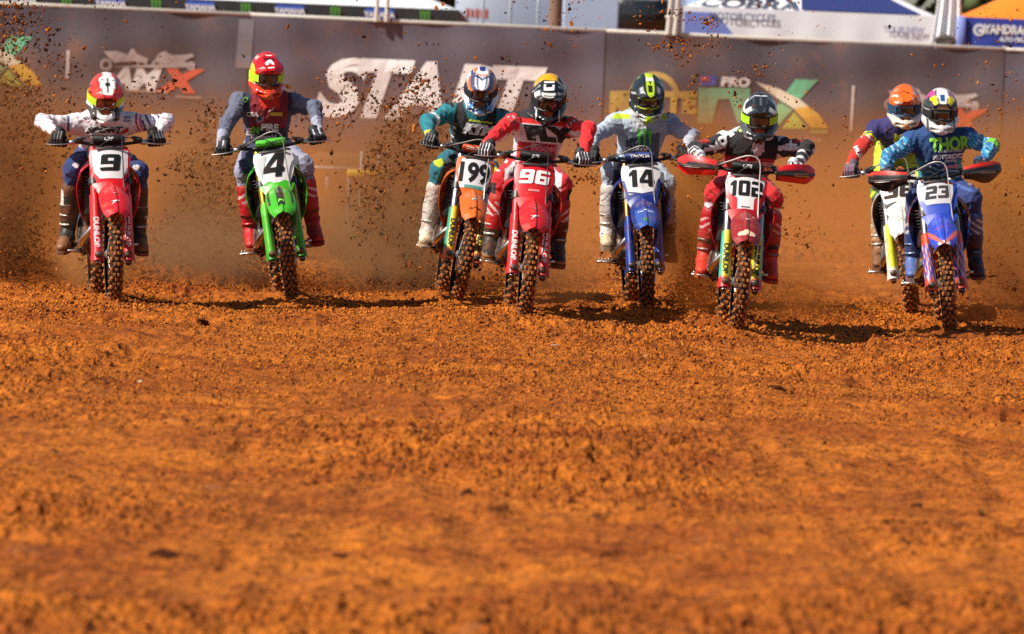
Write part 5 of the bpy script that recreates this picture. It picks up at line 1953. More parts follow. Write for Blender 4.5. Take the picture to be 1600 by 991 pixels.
BIKES['guards'] = dict(body=lin('#c8151d'), plate=lin('#c8151d'), fork=lin('#a4a5a8'), frame=lin('#c03a20'), rim=lin('#1c1c1f'),
    guard=lambda t, a: np.array(lin('#b8141c' if t < .22 else ('#2fae9a' if a > .50 else ('#ddd01c')))), gtop=.42, gtext=('DUNLOP', lin('#23301c')), pad=lin('#141416'), padtext=('ODI', lin(WHT)),
    field=([(-.128, .115), (-.112, .0), (-.058, -.04), (-.055, -.135), (.055, -.135), (.058, -.04), (.112, .0), (.128, .115)], lin(WHT)), num=('102', .115, .68, .0, lin('#141517'), .035), block=1, pmarks=[([(-.03, -.10), (.03, -.10), (.03, -.108), (-.03, -.108)], lin(BLK)), ([(-.05, .104), (.05, .104), (.05, .122), (-.05, .122)], lin('#e0d8d8'))], skirt=lin('#a8121a'),
    fender=flat('#8f1a22'), fprint=[('poly', [(-1.0, .0), (-.85, .42), (-.35, .55), (.35, .55), (.85, .42), (1.0, 0), (.85, -.42), (.35, -.55), (-.35, -.55), (-.85, -.42)], .80, .062, lin('#e0c0a0')), ('text', 'G', .52, .022, lin('#d8a8a8'))], shroud=lambda i, j: np.array(lin('#c8151d')),
    hand=lambda t, v: np.array(lin('#1a1a1c' if (.34 < v < .66 and .05 < t < .80) or t < .03 else '#d4141c')), hand_shape=lambda t: (.045 + .025 * min(1, t * 2.2) - .03 * max(0, t - .85) / .15, -.055 - .015 * t + .05 * max(0, t - .8) / .2), hose=lin('#c8c4be'))
BIKES['orange'] = dict(body=lin(WHITEB), plate=lin(WHITEB), fork=lin('#a4a5a8'), frame=lin('#d8d6d0'), rim=lin('#1c1c1f'),
    guard=lambda t, a: np.array(lin('#d9d6cd' if t < .22 or a > .5 else '#d6d421')), gtop=.44, gtext=None,
    num=('38', .115, .90, .15, lin('#2b2c2e'), .005), block=1, pmarks=[([(-.12, -.10), (-.02, -.085), (-.05, -.10), (-.11, -.13)], lin('#2b2c2e'))], skirt=lin(WHITEB), ndirt=.3, fdirt=.3,
    fender=flat('#d8d5ce'), fprint=[('poly', [(-.9, .2), (.9, .35), (.9, -.2), (-.9, -.35)], .62, .03, lin('#a8a23a'))], shroud=lambda i, j: np.array(lin('#17181a' if j > .15 and i > .15 else WHITEB)))
BIKES['navy'] = dict(body=lin('#1b3496'), plate=lin('#2c4aae'), fork=lin('#a8a49c'), frame=lin('#c2461c'), rim=lin('#c43018'),
    guard=lambda t, a: np.array(lin('#d2461c' if t < .16 or t > .80 else ('#2c4ab0' if (t * 6 + a * 1.4) % 1.3 < .55 else ('#cfc9d6' if (t * 6 + a * 1.4) % 1.3 < .85 else '#b8403a')))), gtop=.44,
    field=([(-.118, .122), (-.108, .0), (-.085, -.045), (.085, -.045), (.108, .0), (.118, .122)], lin('#c9c7cc')), num=('23', .098, .80, .16, lin('#3a3c40'), .045), block=1, ndirt=.25,
    pmarks=[([(-.085, -.06), (.085, -.06), (.05, -.165), (-.05, -.165)], lin('#2848b4')), ([(-.14, .11), (-.06, .128), (-.06, .10)], lin('#8a949c')), ([(.06, .128), (.14, .11), (.06, .105)], lin('#b04a44'))], skirt=lin('#2848b4'),
    fender=lambda t, u: np.array(lin('#c8604e' if abs(t - 1.02 + .42 * abs(u)) < .055 and abs(u) > .12 else ('#dcdadf' if t > .93 and abs(u) < .6 else ('#4a62dc' if abs(abs(u) - .45 + .3 * t) < .06 else '#2244ba')))), fprint=[], shroud=lambda i, j: np.array(lin('#d05a50' if .25 < j + .4 * i < .45 else ('#d8d4e0' if .45 < j + .4 * i < .55 else '#1c3f9a'))),
    hand=lambda t, v: np.array(lin('#d02a1c' if v > .78 else '#19191b')), hand_shape=lambda t: (.042 + .025 * min(1, t * 2) - .02 * max(0, t - .85) / .15, -.04 - .045 * math.exp(-((t - .55) / .3) ** 2) + .03 * max(0, t - .8) / .2), hose=lin('#bdb9b0'))
BIKE_LABEL = {
    'nine': 'red dirt bike with a black 9 on its white plate', 'four': 'bright green dirt bike with a big black 4, tilted over',
    'ninety': 'red dirt bike with white number 96 on a red plate', 'teal': 'orange dirt bike with number 199 and yellow fork guards',
    'grey': 'blue dirt bike with black number 14 and blue fork guards', 'guards': 'red dirt bike number 102 with red handguards and a round badge on its fender',
    'orange': 'white dirt bike number 38 partly behind the blue and orange bike', 'navy': 'blue and orange dirt bike number 23 with black and red handguards'}

DIA = [(0, .22), (.14, .46), (0, .80), (-.14, .46)]
RIDERS = {}
RIDERS['nine'] = dict(seed=10, back=.24, head=(.01, .55, 1.43), hip=(0, 1.04, .99), elbow=((-.37, 1.235), (.45, 1.245)), knee=((-.34, .3, .95), (.36, .3, .95)), ankle=((-.255, .86, .475), (.245, .86, .455)), toe=((-.35, -1, -.2), (.08, -1, -.15)), tilt=1,
    hrot=(34, 0, 3),
    jersey=shirt('#d9d6dc', (lambda k: (k['reg'] == 0) & (k['v'] < .42) & (k['front'] > -.2), '#c9c4cd'), (lambda k: (k['reg'] == 0) & (np.abs(k['u']) < .09) & (k['v'] > .86) & (k['front'] > 0) & (np.abs(np.abs(k['u']) - .9 * (1.0 - k['v'])) < .012), '#6a6660'),
        (lambda k: (k['reg'] == 1) & (k['t'] > .18) & (k['t'] < .40) & (k['N'][:, 1] < -.2) & (np.sin(k['t'] * 60 + k['z'] * 40) > .1), '#b02233'), (lambda k: (k['reg'] == 1) & (k['t'] > .40) & (k['t'] < .95) & (k['N'][:, 1] < -.35) & (np.sin(k['P'][:, 0] * 150 + k['z'] * 60) > .35), '#2b3560'),
        (lambda k: (k['reg'] == 1) & (k['t'] > 1.25) & (k['t'] < 1.5) & (np.sin(k['z'] * 180) > .3) & (k['N'][:, 1] < 0), '#b8323c'), (lambda k: (k['reg'] == -1) & (k['t'] > .22) & (k['t'] < .42) & (k['N'][:, 1] < -.3) & (np.sin(k['P'][:, 0] * 120) > .55), '#4a5078'), (lambda k: (k['reg'] == -1) & (k['t'] > 1.0) & (k['t'] < 1.2) & (np.sin(k['z'] * 170) > .75), '#d08a90')),
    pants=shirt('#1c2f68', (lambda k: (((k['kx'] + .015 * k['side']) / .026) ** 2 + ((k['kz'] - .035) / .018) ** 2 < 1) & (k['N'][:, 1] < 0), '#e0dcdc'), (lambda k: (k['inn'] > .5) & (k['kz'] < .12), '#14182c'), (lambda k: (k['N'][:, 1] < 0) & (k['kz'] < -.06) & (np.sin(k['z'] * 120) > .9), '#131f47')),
    boot=bootp('#2b2723', (lambda k: (k['fr'] > .10) & (k['h'] < .02), '#7a5432'), (lambda k: (k['h'] > .20) & (k['h'] < .31) & (np.abs(k['d'] - .02) < .022 + .03 * (k['h'] - .2)) & (k['fr'] > 0) & (k['side'] < 0), '#dcdad6')), glove=glovep('#17171a', (lambda V, N, s: (np.abs(V[:, 0]) < .03) & (N[:, 1] < -.55) & (V[:, 2] > .02) & (np.sin(V[:, 0] * 280) > .93), '#8a8a8e')),
    shell=shellp('#d8d6d4', (lambda x, y, z: (z > -.01), '#d8402c'), (lambda x, y, z: (np.abs(x) < .035) & (z > .05), '#dfdcda'), (lambda x, y, z: (z > -.01) & (z < .09) & (np.abs(x) > .09) & (np.sin(z * 120 + y * 60) > .3), '#7c2430'), (lambda x, y, z: (z < -.06) & (np.abs(x) > .065), '#4a4640')),
    visor=visp('#d23a2a', (lambda u, t: np.abs(u) < .62 - .30 * t, '#e4e1de'), (lambda u, t: (np.abs(np.abs(u) - (.70 - .28 * t)) < .045), '#7a2028'), (lambda u, t: (np.abs(u) / .15 + np.abs(t - .42) / .32) < 1, '#1c1d20'), (lambda u, t: (np.abs(np.abs(u) - .40) < .12) & (np.abs(t - .22 + .06 * (np.abs(u) - .4)) < .03), '#2a2b2e'), (lambda u, t: (t > .86) & (np.abs(u) < .55), '#b02832')),
    lens=lin('#5a1712'), strap=lin('#b9d81c'), gframe=lin('#2a1a18'),
    prints=[('text', 'SPORT', .01, 1.185, .038, lin('#26242a'), dict(shear=.3, wide=1.5, bold=.05)), ('poly', [(-.5, -.3), (.5, .1), (.5, .45), (.0, .15), (-.5, -.05)], .125, 1.16, .10, lin('#a82838')), ('text', 'MAG', -.115, 1.27, .018, lin('#6a6a74')), ('text', 'oakw', .165, 1.275, .016, lin('#5a5a66')), ('text', 'dixon', .165, 1.25, .016, lin('#5a5a66')), ('poly', [(-.5, .1), (.5, -.05), (.5, -.1), (-.5, 0)], -.12, 1.245, .06, lin('#c06a70')), ('text', 'KLE', .20, 1.03, .035, lin('#c9ccd8'), dict(on='trousers', ang=60))])
RIDERS['four'] = dict(seed=20, head=(.05, .55, 1.625), hip=(0, 1.02, 1.08), elbow=((-.35, 1.31), (.345, 1.33)), knee=((-.30, .3, .97), (.38, .3, .95)), ankle=((-.20, .86, .505), (.255, .86, .49)), tilt=-8, hrot=(26, 4, 8),
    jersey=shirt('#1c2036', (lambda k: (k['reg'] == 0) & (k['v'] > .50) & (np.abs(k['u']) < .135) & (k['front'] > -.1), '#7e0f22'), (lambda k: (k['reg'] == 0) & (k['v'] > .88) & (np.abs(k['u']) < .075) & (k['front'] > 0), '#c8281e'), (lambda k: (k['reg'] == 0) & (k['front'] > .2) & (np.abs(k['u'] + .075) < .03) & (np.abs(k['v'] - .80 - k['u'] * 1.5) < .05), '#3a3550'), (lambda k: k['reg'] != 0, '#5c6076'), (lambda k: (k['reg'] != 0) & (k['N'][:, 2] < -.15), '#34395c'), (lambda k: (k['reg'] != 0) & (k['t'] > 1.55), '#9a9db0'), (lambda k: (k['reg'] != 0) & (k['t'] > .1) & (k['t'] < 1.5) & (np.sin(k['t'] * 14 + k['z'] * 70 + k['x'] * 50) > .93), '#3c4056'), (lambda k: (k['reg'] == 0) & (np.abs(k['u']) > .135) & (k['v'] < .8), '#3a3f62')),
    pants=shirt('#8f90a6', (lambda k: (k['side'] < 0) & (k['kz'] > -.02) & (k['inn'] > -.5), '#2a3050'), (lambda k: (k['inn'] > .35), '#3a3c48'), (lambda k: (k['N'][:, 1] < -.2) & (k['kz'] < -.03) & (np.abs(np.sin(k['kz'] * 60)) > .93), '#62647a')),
    boot=bootp('#b0101c', (lambda k: (k['h'] > .22) & (k['h'] < .30) & (k['fr'] > .02) & (np.abs(np.sin(k['h'] * 60 + k['d'] * 35)) > .86), '#e0c8c8'), (lambda k: (k['h'] > .10) & (k['h'] < .125), '#3a0c10'), (lambda k: (k['h'] > .04) & (k['h'] < .055), '#5a1014')), sole=lin('#8a1a1c'), buckle=lin('#a82a2c'),
    glove=glovep('#1b1c22', (lambda V, N, s: (V[:, 2] > .035) & (np.sin(V[:, 0] * 140) > .75), '#b8bac6')),
    shell=shellp('#c41a1c', (lambda x, y, z: (z > .06) & (np.abs(z - .125) < .012), '#e6b0a0'), (lambda x, y, z: (np.abs(x) > .098) & (z > -.11) & (z < .08), '#d8c832'), (lambda x, y, z: (z < -.055), '#cc3a20'), (lambda x, y, z: (z < -.09) & (np.abs(x) < .035), '#d8502c'), (lambda x, y, z: (z > .05) & (x > .07), '#4a3038')),
    visor=visp('#c01018', (lambda u, t: t < .10, '#d86a58'), (lambda u, t: (np.abs(u) < .42) & (t > .30) & (t < .52), '#6a0a10'), (lambda u, t: (np.abs(np.abs(u) - .50) < .05) & (t > .25) & (t < .8), '#8c0d14')),
    hprints=[([(-.35, .60), (-.05, .42), (.12, .42), (.28, .60), (.30, .70), (.12, .66), (.0, .58), (-.12, .70), (-.34, .72)], lin(WHT)), ([(-.22, .82), (.30, .78), (.34, .86), (-.22, .90)], lin(WHT)), ([(-.22, .10), (.22, .10), (.20, .18), (-.20, .18)], lin('#e8d8d4'))],
    lens=lin('#14171a'), strap=lin('#b4d81c'), gframe=lin('#2a2c2e'),
    prints=[('text', 'E', -.118, 1.222, .048, lin(WHT), dict(bold=.05)), ('text', 'M', -.072, 1.226, .048, lin('#4fae3a'), dict(bold=.07)), ('text', 'PIRE', .03, 1.236, .048, lin(WHT), dict(bold=.05)), ('text', 'Kawasaki', -.02, 1.172, .034, lin('#d0d0d8'), dict(bold=.04)), ('text', 'CSA', -.085, 1.345, .030, lin(WHT), dict(bold=.05, wide=1.1)), ('poly', [(-1, -.28), (1, -.28), (1, .28), (-1, .28)], .085, 1.325, .045, lin('#c9a93a')), ('ring', '', -.125, 1.455, .020, lin('#58a83c')), ('poly', [(-.5, -.3), (.1, .2), (.5, .5), (.3, -.1)], .05, 1.36, .05, lin('#d0a0a4'))])
RIDERS['teal'] = dict(seed=30, head=(-.01, .55, 1.585), hip=(0, 1.03, 1.05), elbow=((-.41, 1.27), (.36, 1.37)), knee=((-.36, .3, .95), (.30, .3, .95)), ankle=((-.235, .86, .485), (.245, .86, .485)), tilt=2, hrot=(34, -3, -5),
    jersey=shirt('#17181a', (lambda k: (k['reg'] != 0) & (k['t'] > .12), '#0e7682'), (lambda k: (k['reg'] == 0) & (np.abs(k['u']) > .155), '#0e7682'), (lambda k: (k['reg'] == 0) & (k['v'] > .80) & (np.abs(k['u']) < .060 * (k['v'] - .72) / .2) & (k['front'] > 0), '#0f6f7a'), (lambda k: (k['reg'] != 0) & (k['t'] > .70) & (k['t'] < .82) & (k['N'][:, 1] < .2), '#c9d4d4'), (lambda k: (k['reg'] != 0) & (k['t'] > .40) & (k['t'] < .58) & (k['N'][:, 1] < 0) & (np.sin(k['z'] * 150 + k['x'] * 90) > .4), '#123a44'), (lambda k: (k['reg'] != 0) & (k['t'] > 1.84), '#b8c832'), (lambda k: (k['reg'] == 0) & (np.abs(np.abs(k['u']) - .145) < .012) & (k['v'] < .75) & (np.sin(k['v'] * 60) > .2), '#c8ccd0')),
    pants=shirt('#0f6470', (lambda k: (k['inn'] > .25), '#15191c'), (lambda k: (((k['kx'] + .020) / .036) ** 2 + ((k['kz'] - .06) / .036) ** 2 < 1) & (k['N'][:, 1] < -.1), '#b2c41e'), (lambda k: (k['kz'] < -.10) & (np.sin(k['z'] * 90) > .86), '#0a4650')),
    boot=bootp('#d2cdc4', (lambda k: (k['h'] > .20) & (k['h'] < .29) & (np.abs(np.sin(k['h'] * 70 + k['d'] * 50)) < .24) & (k['fr'] > 0), '#2a2a2c'), (lambda k: (k['h'] < .03) & (k['fr'] > .1), '#d8cbb0')), sole=lin('#c8b898'),
    glove=glovep('#1c1d1f', (lambda V, N, s: (np.sin(V[:, 0] * 290 + .8) > .90) & (N[:, 2] > -.2), '#8f9296')), cuff=lin('#1a2a2c'),
    shell=shellp('#cfd3dc', (lambda x, y, z: (np.sin(x * 52 + z * 22 + 1) > .55) & (z > -.05), '#d0722a'), (lambda x, y, z: (np.sin(np.abs(x) * 75 - z * 34) > .62), '#2a3a6e'), (lambda x, y, z: (z < -.075) & (np.abs(x) < .10) & (z > -.12), '#5f8cc0'), (lambda x, y, z: (z < -.128), '#c9ccd4'), (lambda x, y, z: (np.abs(x) < .055) & (y < -.14) & (z < -.05) & (z > -.10), '#1b1c20')),
    visor=visp('#d7d9de', (lambda u, t: (np.abs(np.abs(u) - .62) < .16), '#4a4a6c'), (lambda u, t: np.abs(u) > .80, '#c8742e'), (lambda u, t: (np.abs(t - .22 - .25 * (.4 - np.abs(u))) < .045) & (np.abs(u) < .5), '#c8742e'), (lambda u, t: (np.abs(t - .35 - .35 * (.4 - np.abs(u))) < .06) & (np.abs(u) < .5), '#28345e'), (lambda u, t: (np.abs(np.abs(u) - .30) < .06) & (t > .45), '#28345e')),
    lens=lin('#3a2420'), strap=lin('#1b1b1f'), gframe=lin('#2b2b30'),
    prints=[('text', 'KTM', .030, 1.275, .068, lin('#d4d4d8'), dict(bold=.09, shear=.25, wide=1.12)), ('poly', [(-1, -.07), (1, -.05), (1, .07), (-1, .09)], .03, 1.335, .090, lin('#c4cc2a')), ('poly', [(-.5, .1), (.5, .1), (.5, .35), (-.5, .35)], -.145, 1.475, .045, lin('#d0d0a0')), ('poly', [(-.5, -.35), (.5, -.35), (.5, -.1), (-.5, -.1)], -.145, 1.475, .045, lin('#c4cc2a'))])
RIDERS['ninety'] = dict(seed=40, head=(.08, .55, 1.555), hip=(.02, 1.03, 1.03), elbow=((-.25, 1.28), (.35, 1.32)), knee=((-.32, .3, .95), (.34, .3, .95)), ankle=((-.235, .86, .49), (.245, .86, .49)), tilt=0, hrot=(36, -3, -2),
    jersey=shirt('#d8161c', (lambda k: (k['reg'] != 0) & (k['t'] < .16), '#19191c'), (lambda k: (k['reg'] == 0) & (k['z'] > 1.385) & (np.abs(k['u'] - .03) > .05), '#19191c'), (lambda k: (k['reg'] != 0) & (k['N'][:, 2] < -.45) & (k['t'] > .3), '#d9d4dc'), (lambda k: (k['reg'] == 0) & (k['z'] > 1.215) & (k['z'] < 1.345) & (k['front'] > .0) & (np.abs(k['u'] - .03) < .155), '#d9d4dc'), (lambda k: (k['reg'] == 0) & (np.abs(k['u']) > .118) & (k['v'] < .8), '#dcd8de'), (lambda k: (k['reg'] == 0) & (k['z'] < 1.215) & (k['front'] > 0) & (np.abs(k['u'] - .03) < .13), '#a5111c'), (lambda k: (k['reg'] != 0) & (k['t'] > .30) & (k['t'] < .50) & (np.sin(k['x'] * 170 + k['z'] * 120) > .45) & (k['N'][:, 1] < .1), '#e0d8d8')),
    pants=shirt('#c01520', (lambda k: (k['inn'] > .10) & (k['kz'] > -.06), '#dcd8da'), (lambda k: (k['inn'] > .62), '#1c1a1e'), (lambda k: (k['kz'] < -.02) & (k['inn'] < -.55) & (k['kz'] > -.14), '#25181c'), (lambda k: (k['kz'] > .06) & (k['inn'] < -.3) & (np.sin(k['z'] * 60 + k['kx'] * 30) > .65), '#dcd8da')),
    boot=bootp('#b8141e', (lambda k: k['h'] < .10, '#2b2826'), (lambda k: (k['h'] < -.055) & (k['fr'] > .10), '#a8845a'), (lambda k: (k['h'] > .20) & (k['h'] < .30) & (np.abs(np.sin(k['h'] * 55 - k['d'] * 40)) > .86) & (k['fr'] > 0), '#e0d4d4'), (lambda k: (k['h'] > .08) & (k['h'] < .20) & (k['side'] > 0), '#5a1218')),  # right boot painted darker for the shade on that side
    glove=glovep('#1f2024', (lambda V, N, s: (np.sin(V[:, 0] * 285 + 1.6) > .62) & (N[:, 1] < .3) & (V[:, 2] > -.02), '#d4d3d6')), cuff=lin('#2a2a2e'),
    shell=shellp('#1b1c1e', (lambda x, y, z: (z > .08) & (x < -.02), '#d8a01c'), (lambda x, y, z: (np.abs(x) > .10) & (z > .02) & (np.sin(z * 90 + y * 70) > .8), '#b2b2b0'), (lambda x, y, z: (z > .10) & (np.abs(x) < .06), '#dca41c'), (lambda x, y, z: (np.abs(np.abs(x) - .085) < .006) & (z < -.06), '#c9c9c9')),
    visor=visp('#1d1f22', (lambda u, t: t < .13, '#d6a51f'), (lambda u, t: (np.abs(u) > .62) & (np.sin(t * 22 + u * 9) > .8), '#a7a9aa'), (lambda u, t: (np.abs(u) < .5) & (np.abs(t - .76) < .05), '#e0dfdc'), (lambda u, t: (np.abs(u) < .5) & (np.abs(t - .90) < .035), '#d8d5ce'), (lambda u, t: (u < -.62) & (t > .55) & (t < .75), '#c8cacb')),
    hprints=[([(-.38, .22), (.34, .18), (.34, .27), (-.38, .31)], lin(WHT)), ([(-.38, .36), (-.22, .36), (-.22, .50), (.34, .46), (.34, .60), (-.38, .64), (-.38, .57), (.20, .53), (.20, .53), (-.38, .56)], lin(WHT)), ([(.20, .36), (.34, .36), (.34, .48), (.20, .48)], lin(WHT))],
    lens=lin('#241512'), strap=lin('#19191b'), gframe=lin('#1c1c1e'),
    prints=[('text', 'FLY', .095, 1.285, .088, lin('#141416'), dict(bold=.10, shear=-.25, wide=1.55)), ('text', 'Boost', .09, 1.185, .050, lin('#d07a86'), dict(bold=.05, wide=1.1)), ('poly', [(-.5, .3), (.1, -.1), (.5, -.5), (.2, -.1)], -.02, 1.40, .08, lin('#dcd8da'))])
RIDERS['grey'] = dict(seed=50, head=(.10, .55, 1.575), hip=(.03, 1.02, 1.04), elbow=((-.32, 1.29), (.43, 1.26)), knee=((-.33, .25, 1.03), (.30, .3, .98)), ankle=((-.22, .84, .575), (.235, .86, .475)), tilt=-2, hrot=(34, 2, 3),
    jersey=shirt('#a3afbf', (lambda k: (k['reg'] == 0) & (k['front'] > .0) & (np.abs(k['u'] - .03) < .125) & (k['v'] < .80) & (k['u'] > -.10 + .25 * (.30 - k['v'])), '#4e5766'), (lambda k: (np.abs(k['z'] - 1.415) < .020) & (k['front'] > -.1) & (np.abs(k['u']) < .20), '#b6d21c'), (lambda k: (k['reg'] == 0) & (k['v'] > .72) & (np.abs(k['u']) < .22 * (k['v'] - .70)) & (k['front'] > 0), '#c8ccd2'), (lambda k: (k['reg'] != 0) & (k['t'] > 1.45), '#b4bccb'), (lambda k: (k['reg'] == 1) & (k['t'] > .2) & (k['t'] < 1.25), '#7f90aa')),
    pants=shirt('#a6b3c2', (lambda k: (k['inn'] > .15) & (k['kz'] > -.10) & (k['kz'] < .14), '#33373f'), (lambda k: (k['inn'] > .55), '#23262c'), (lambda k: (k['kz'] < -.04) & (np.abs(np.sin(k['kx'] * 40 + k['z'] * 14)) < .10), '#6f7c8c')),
    boot=bootp('#cfcac4', (lambda k: (k['h'] > .23) & (k['h'] < .30) & (np.abs(np.sin(k['h'] * 60 + k['d'] * 60)) < .30) & (k['fr'] > -.01), '#2a2a2e'), (lambda k: (k['side'] > 0) & (k['h'] < .16), '#332f2c'), (lambda k: (k['h'] < .0) & (k['fr'] > .1) & (k['side'] < 0), '#c8b898')), sole=lin('#8a7a64'),  # lower right boot coloured dark to stand for shade
    glove=glovep('#1c1d20'), cuff=lin('#202124'),
    shell=shellp('#23292a', (lambda x, y, z: (np.abs(np.abs(x) - .075) < .012) & (z > .03) & (np.sin(y * 90) > .1), '#5f8a3a'), (lambda x, y, z: (np.abs(x) > .095) & (z > -.06) & (z < .05) & (np.sin(z * 110 + y * 40) > .5), '#b8bcbe'), (lambda x, y, z: (np.abs(x) < .03) & (z > .06), '#b4d01e'), (lambda x, y, z: (np.abs(x) < .030) & (z < -.09), '#b4d01e'), (lambda x, y, z: (z < -.09) & (np.abs(x) > .030), '#b8bab8')),
    visor=visp('#20282a', (lambda u, t: np.abs(u) < .25 - .03 * t, '#b6d41c'), (lambda u, t: (np.abs(u) < .23) & (t < .22), '#e2e6d6'), (lambda u, t: (np.abs(u) < .13) & (t > .44) & (t < .78), '#23282a'), (lambda u, t: (np.abs(np.abs(u) - .62 + .15 * (t - .6)) < .09) & (np.abs(t - .62) < .13), '#a9acae'), (lambda u, t: (np.abs(u) < .10) & (t > .86), '#5a8a3c')),
    hprints=[([(-.14, .26), (-.05, .24), (0, .30), (.05, .24), (.14, .26), (.05, .31), (.03, .40), (-.03, .40), (-.05, .31)], lin('#1a1d1e'))],
    lens=lin('#2a2420'), strap=lin('#1b1c1e'), gframe=lin('#a8c41c'),
    prints=[('claw', '', .075, 1.255, .135, lin('#52c23c')), ('poly', [(-.4, .1), (0, .4), (.4, .2), (.3, -.2), (0, -.4), (-.3, -.1)], .08, 1.36, .035, lin('#a9c81c')), ('ring', '', -.035, 1.505, .016, lin('#2b3a8c')), ('text', 'DUNLOP', .02, 1.17, .030, lin('#d0d4da'), dict(bold=.05)), ('poly', [(-1, -.25), (1, -.25), (1, .25), (-1, .25)], -.03, 1.475, .022, lin('#8a8a2a'))])
RIDERS['guards'] = dict(seed=60, head=(.08, .55, 1.485), hip=(.02, 1.04, 1.0), elbow=((-.28, 1.22), (.37, 1.27)), knee=((-.30, .3, .92), (.32, .3, .92)), ankle=((-.22, .86, .475), (.24, .86, .475)), tilt=0, hrot=(26, -2, -2),
    jersey=shirt('#161618', (lambda k: (k['reg'] == 0) & (k['z'] < 1.185) & (k['front'] > -.3), '#9c1119'), (lambda k: (k['reg'] == 0) & (k['z'] > 1.36) & (np.abs(k['u'] - .03) > .075), '#d8d5d8'), (lambda k: (k['reg'] != 0) & (k['t'] < .17), '#d8d5d8'), (lambda k: (k['reg'] != 0) & (k['N'][:, 1] < .2) & (k['t'] < 1.2) & (np.abs(k['N'][:, 2] + .15) < .28), '#d2ccd8'), (lambda k: (k['reg'] != 0) & (k['t'] > .6) & (k['t'] < .95) & (k['N'][:, 2] > .7), '#b01820'), (lambda k: (k['reg'] != 0) & (k['t'] > 1.5) & (np.sin(k['t'] * 22) > .1), '#d8d5d8'), (lambda k: (k['reg'] == 0) & (np.abs(k['u']) > .14) & (k['v'] < .6), '#b0151c')),
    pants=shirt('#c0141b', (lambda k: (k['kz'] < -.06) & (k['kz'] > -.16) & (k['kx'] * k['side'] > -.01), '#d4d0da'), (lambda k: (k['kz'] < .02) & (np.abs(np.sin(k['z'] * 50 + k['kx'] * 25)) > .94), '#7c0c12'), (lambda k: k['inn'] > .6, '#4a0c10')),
    boot=bootp('#a8141c', (lambda k: (k['h'] < .04) & (k['fr'] > .0), '#c8321c'), (lambda k: (k['h'] > .20) & (k['h'] < .29) & (np.abs(np.sin(k['h'] * 60 + k['d'] * 45)) > .9) & (k['fr'] > 0), '#d8a8a8'), (lambda k: (k['h'] > .10) & (k['h'] < .14), '#3a1014')), sole=lin('#a83a20'), buckle=lin('#8a7a76'),
    glove=glovep('#cfccd0', (lambda V, N, s: (np.sin(V[:, 0] * 150) > .3) | (V[:, 2] < .0), '#1d1e24')), cuff=lin('#d2d0d2'),
    shell=shellp('#26292c', (lambda x, y, z: (np.abs(x) > .085) & (z > .03), '#cfcfd0'), (lambda x, y, z: (np.sin(x * 60 + y * 45) > .85) & (z > .05), '#5c6064'), (lambda x, y, z: (z < -.05) & (np.abs(x) > .06), '#4e5154'), (lambda x, y, z: (z < -.09) & (np.abs(x) < .04), '#1b1c1e'), (lambda x, y, z: (z < -.115) & (np.abs(x) > .05), '#b8b9ba')),
    visor=visp('#23272a', (lambda u, t: (np.abs(np.abs(u) - .52 + .2 * t) < .035), '#43494d'), (lambda u, t: (np.abs(u) > .62) & (t > .62) & (t < .82), '#c3c6c8'), (lambda u, t: (np.abs(u) < .04) & (t > .2) & (t < .6), '#5c6266'), (lambda u, t: (t < .08), '#d8d8d8')),
    lens=lin('#2c2326'), strap=lin('#a8dc1c'), gframe=lin('#26282a'),
    prints=[('poly', [(-.30, .62), (-.16, .30), (0, .38), (.16, .30), (.30, .62), (.36, .2), (.40, -.12), (.26, -.10), (.22, -.32), (.10, -.30), (0, -.72), (-.10, -.30), (-.22, -.32), (-.26, -.10), (-.40, -.12), (-.36, .2)], .09, 1.245, .12, lin('#bdb6bd')), ('poly', [(-.5, .2), (-.1, .0), (-.15, -.12), (-.45, .02)], .065, 1.262, .06, lin('#1a1a1c')), ('poly', [(.5, .2), (.1, .0), (.15, -.12), (.45, .02)], .115, 1.262, .06, lin('#1a1a1c')), ('text', 'ELLIOTT BROS', .10, 1.15, .026, lin('#d8b0b4'), dict(bold=.04)), ('text', 'GAS', .155, 1.112, .034, lin('#d8b0b4'), dict(bold=.06)), ('poly', [(-.5, -.4), (.5, -.4), (0, .5)], -.045, 1.375, .055, lin('#2c3430')), ('poly', [(-.5, -.4), (.5, -.4), (0, .5)], -.045, 1.372, .030, lin('#b4d828')),
        ('text', 'F', -.115, 1.335, .052, lin(WHT), dict(bold=.08, ang=-48, wide=1.2)), ('text', 'O', -.160, 1.285, .052, lin(WHT), dict(bold=.08, ang=-48, wide=1.1)), ('text', 'X', -.205, 1.238, .052, lin(WHT), dict(bold=.08, ang=-48, wide=1.1)), ('text', 'X', .315, 1.30, .045, lin(WHT), dict(bold=.08, ang=50))])
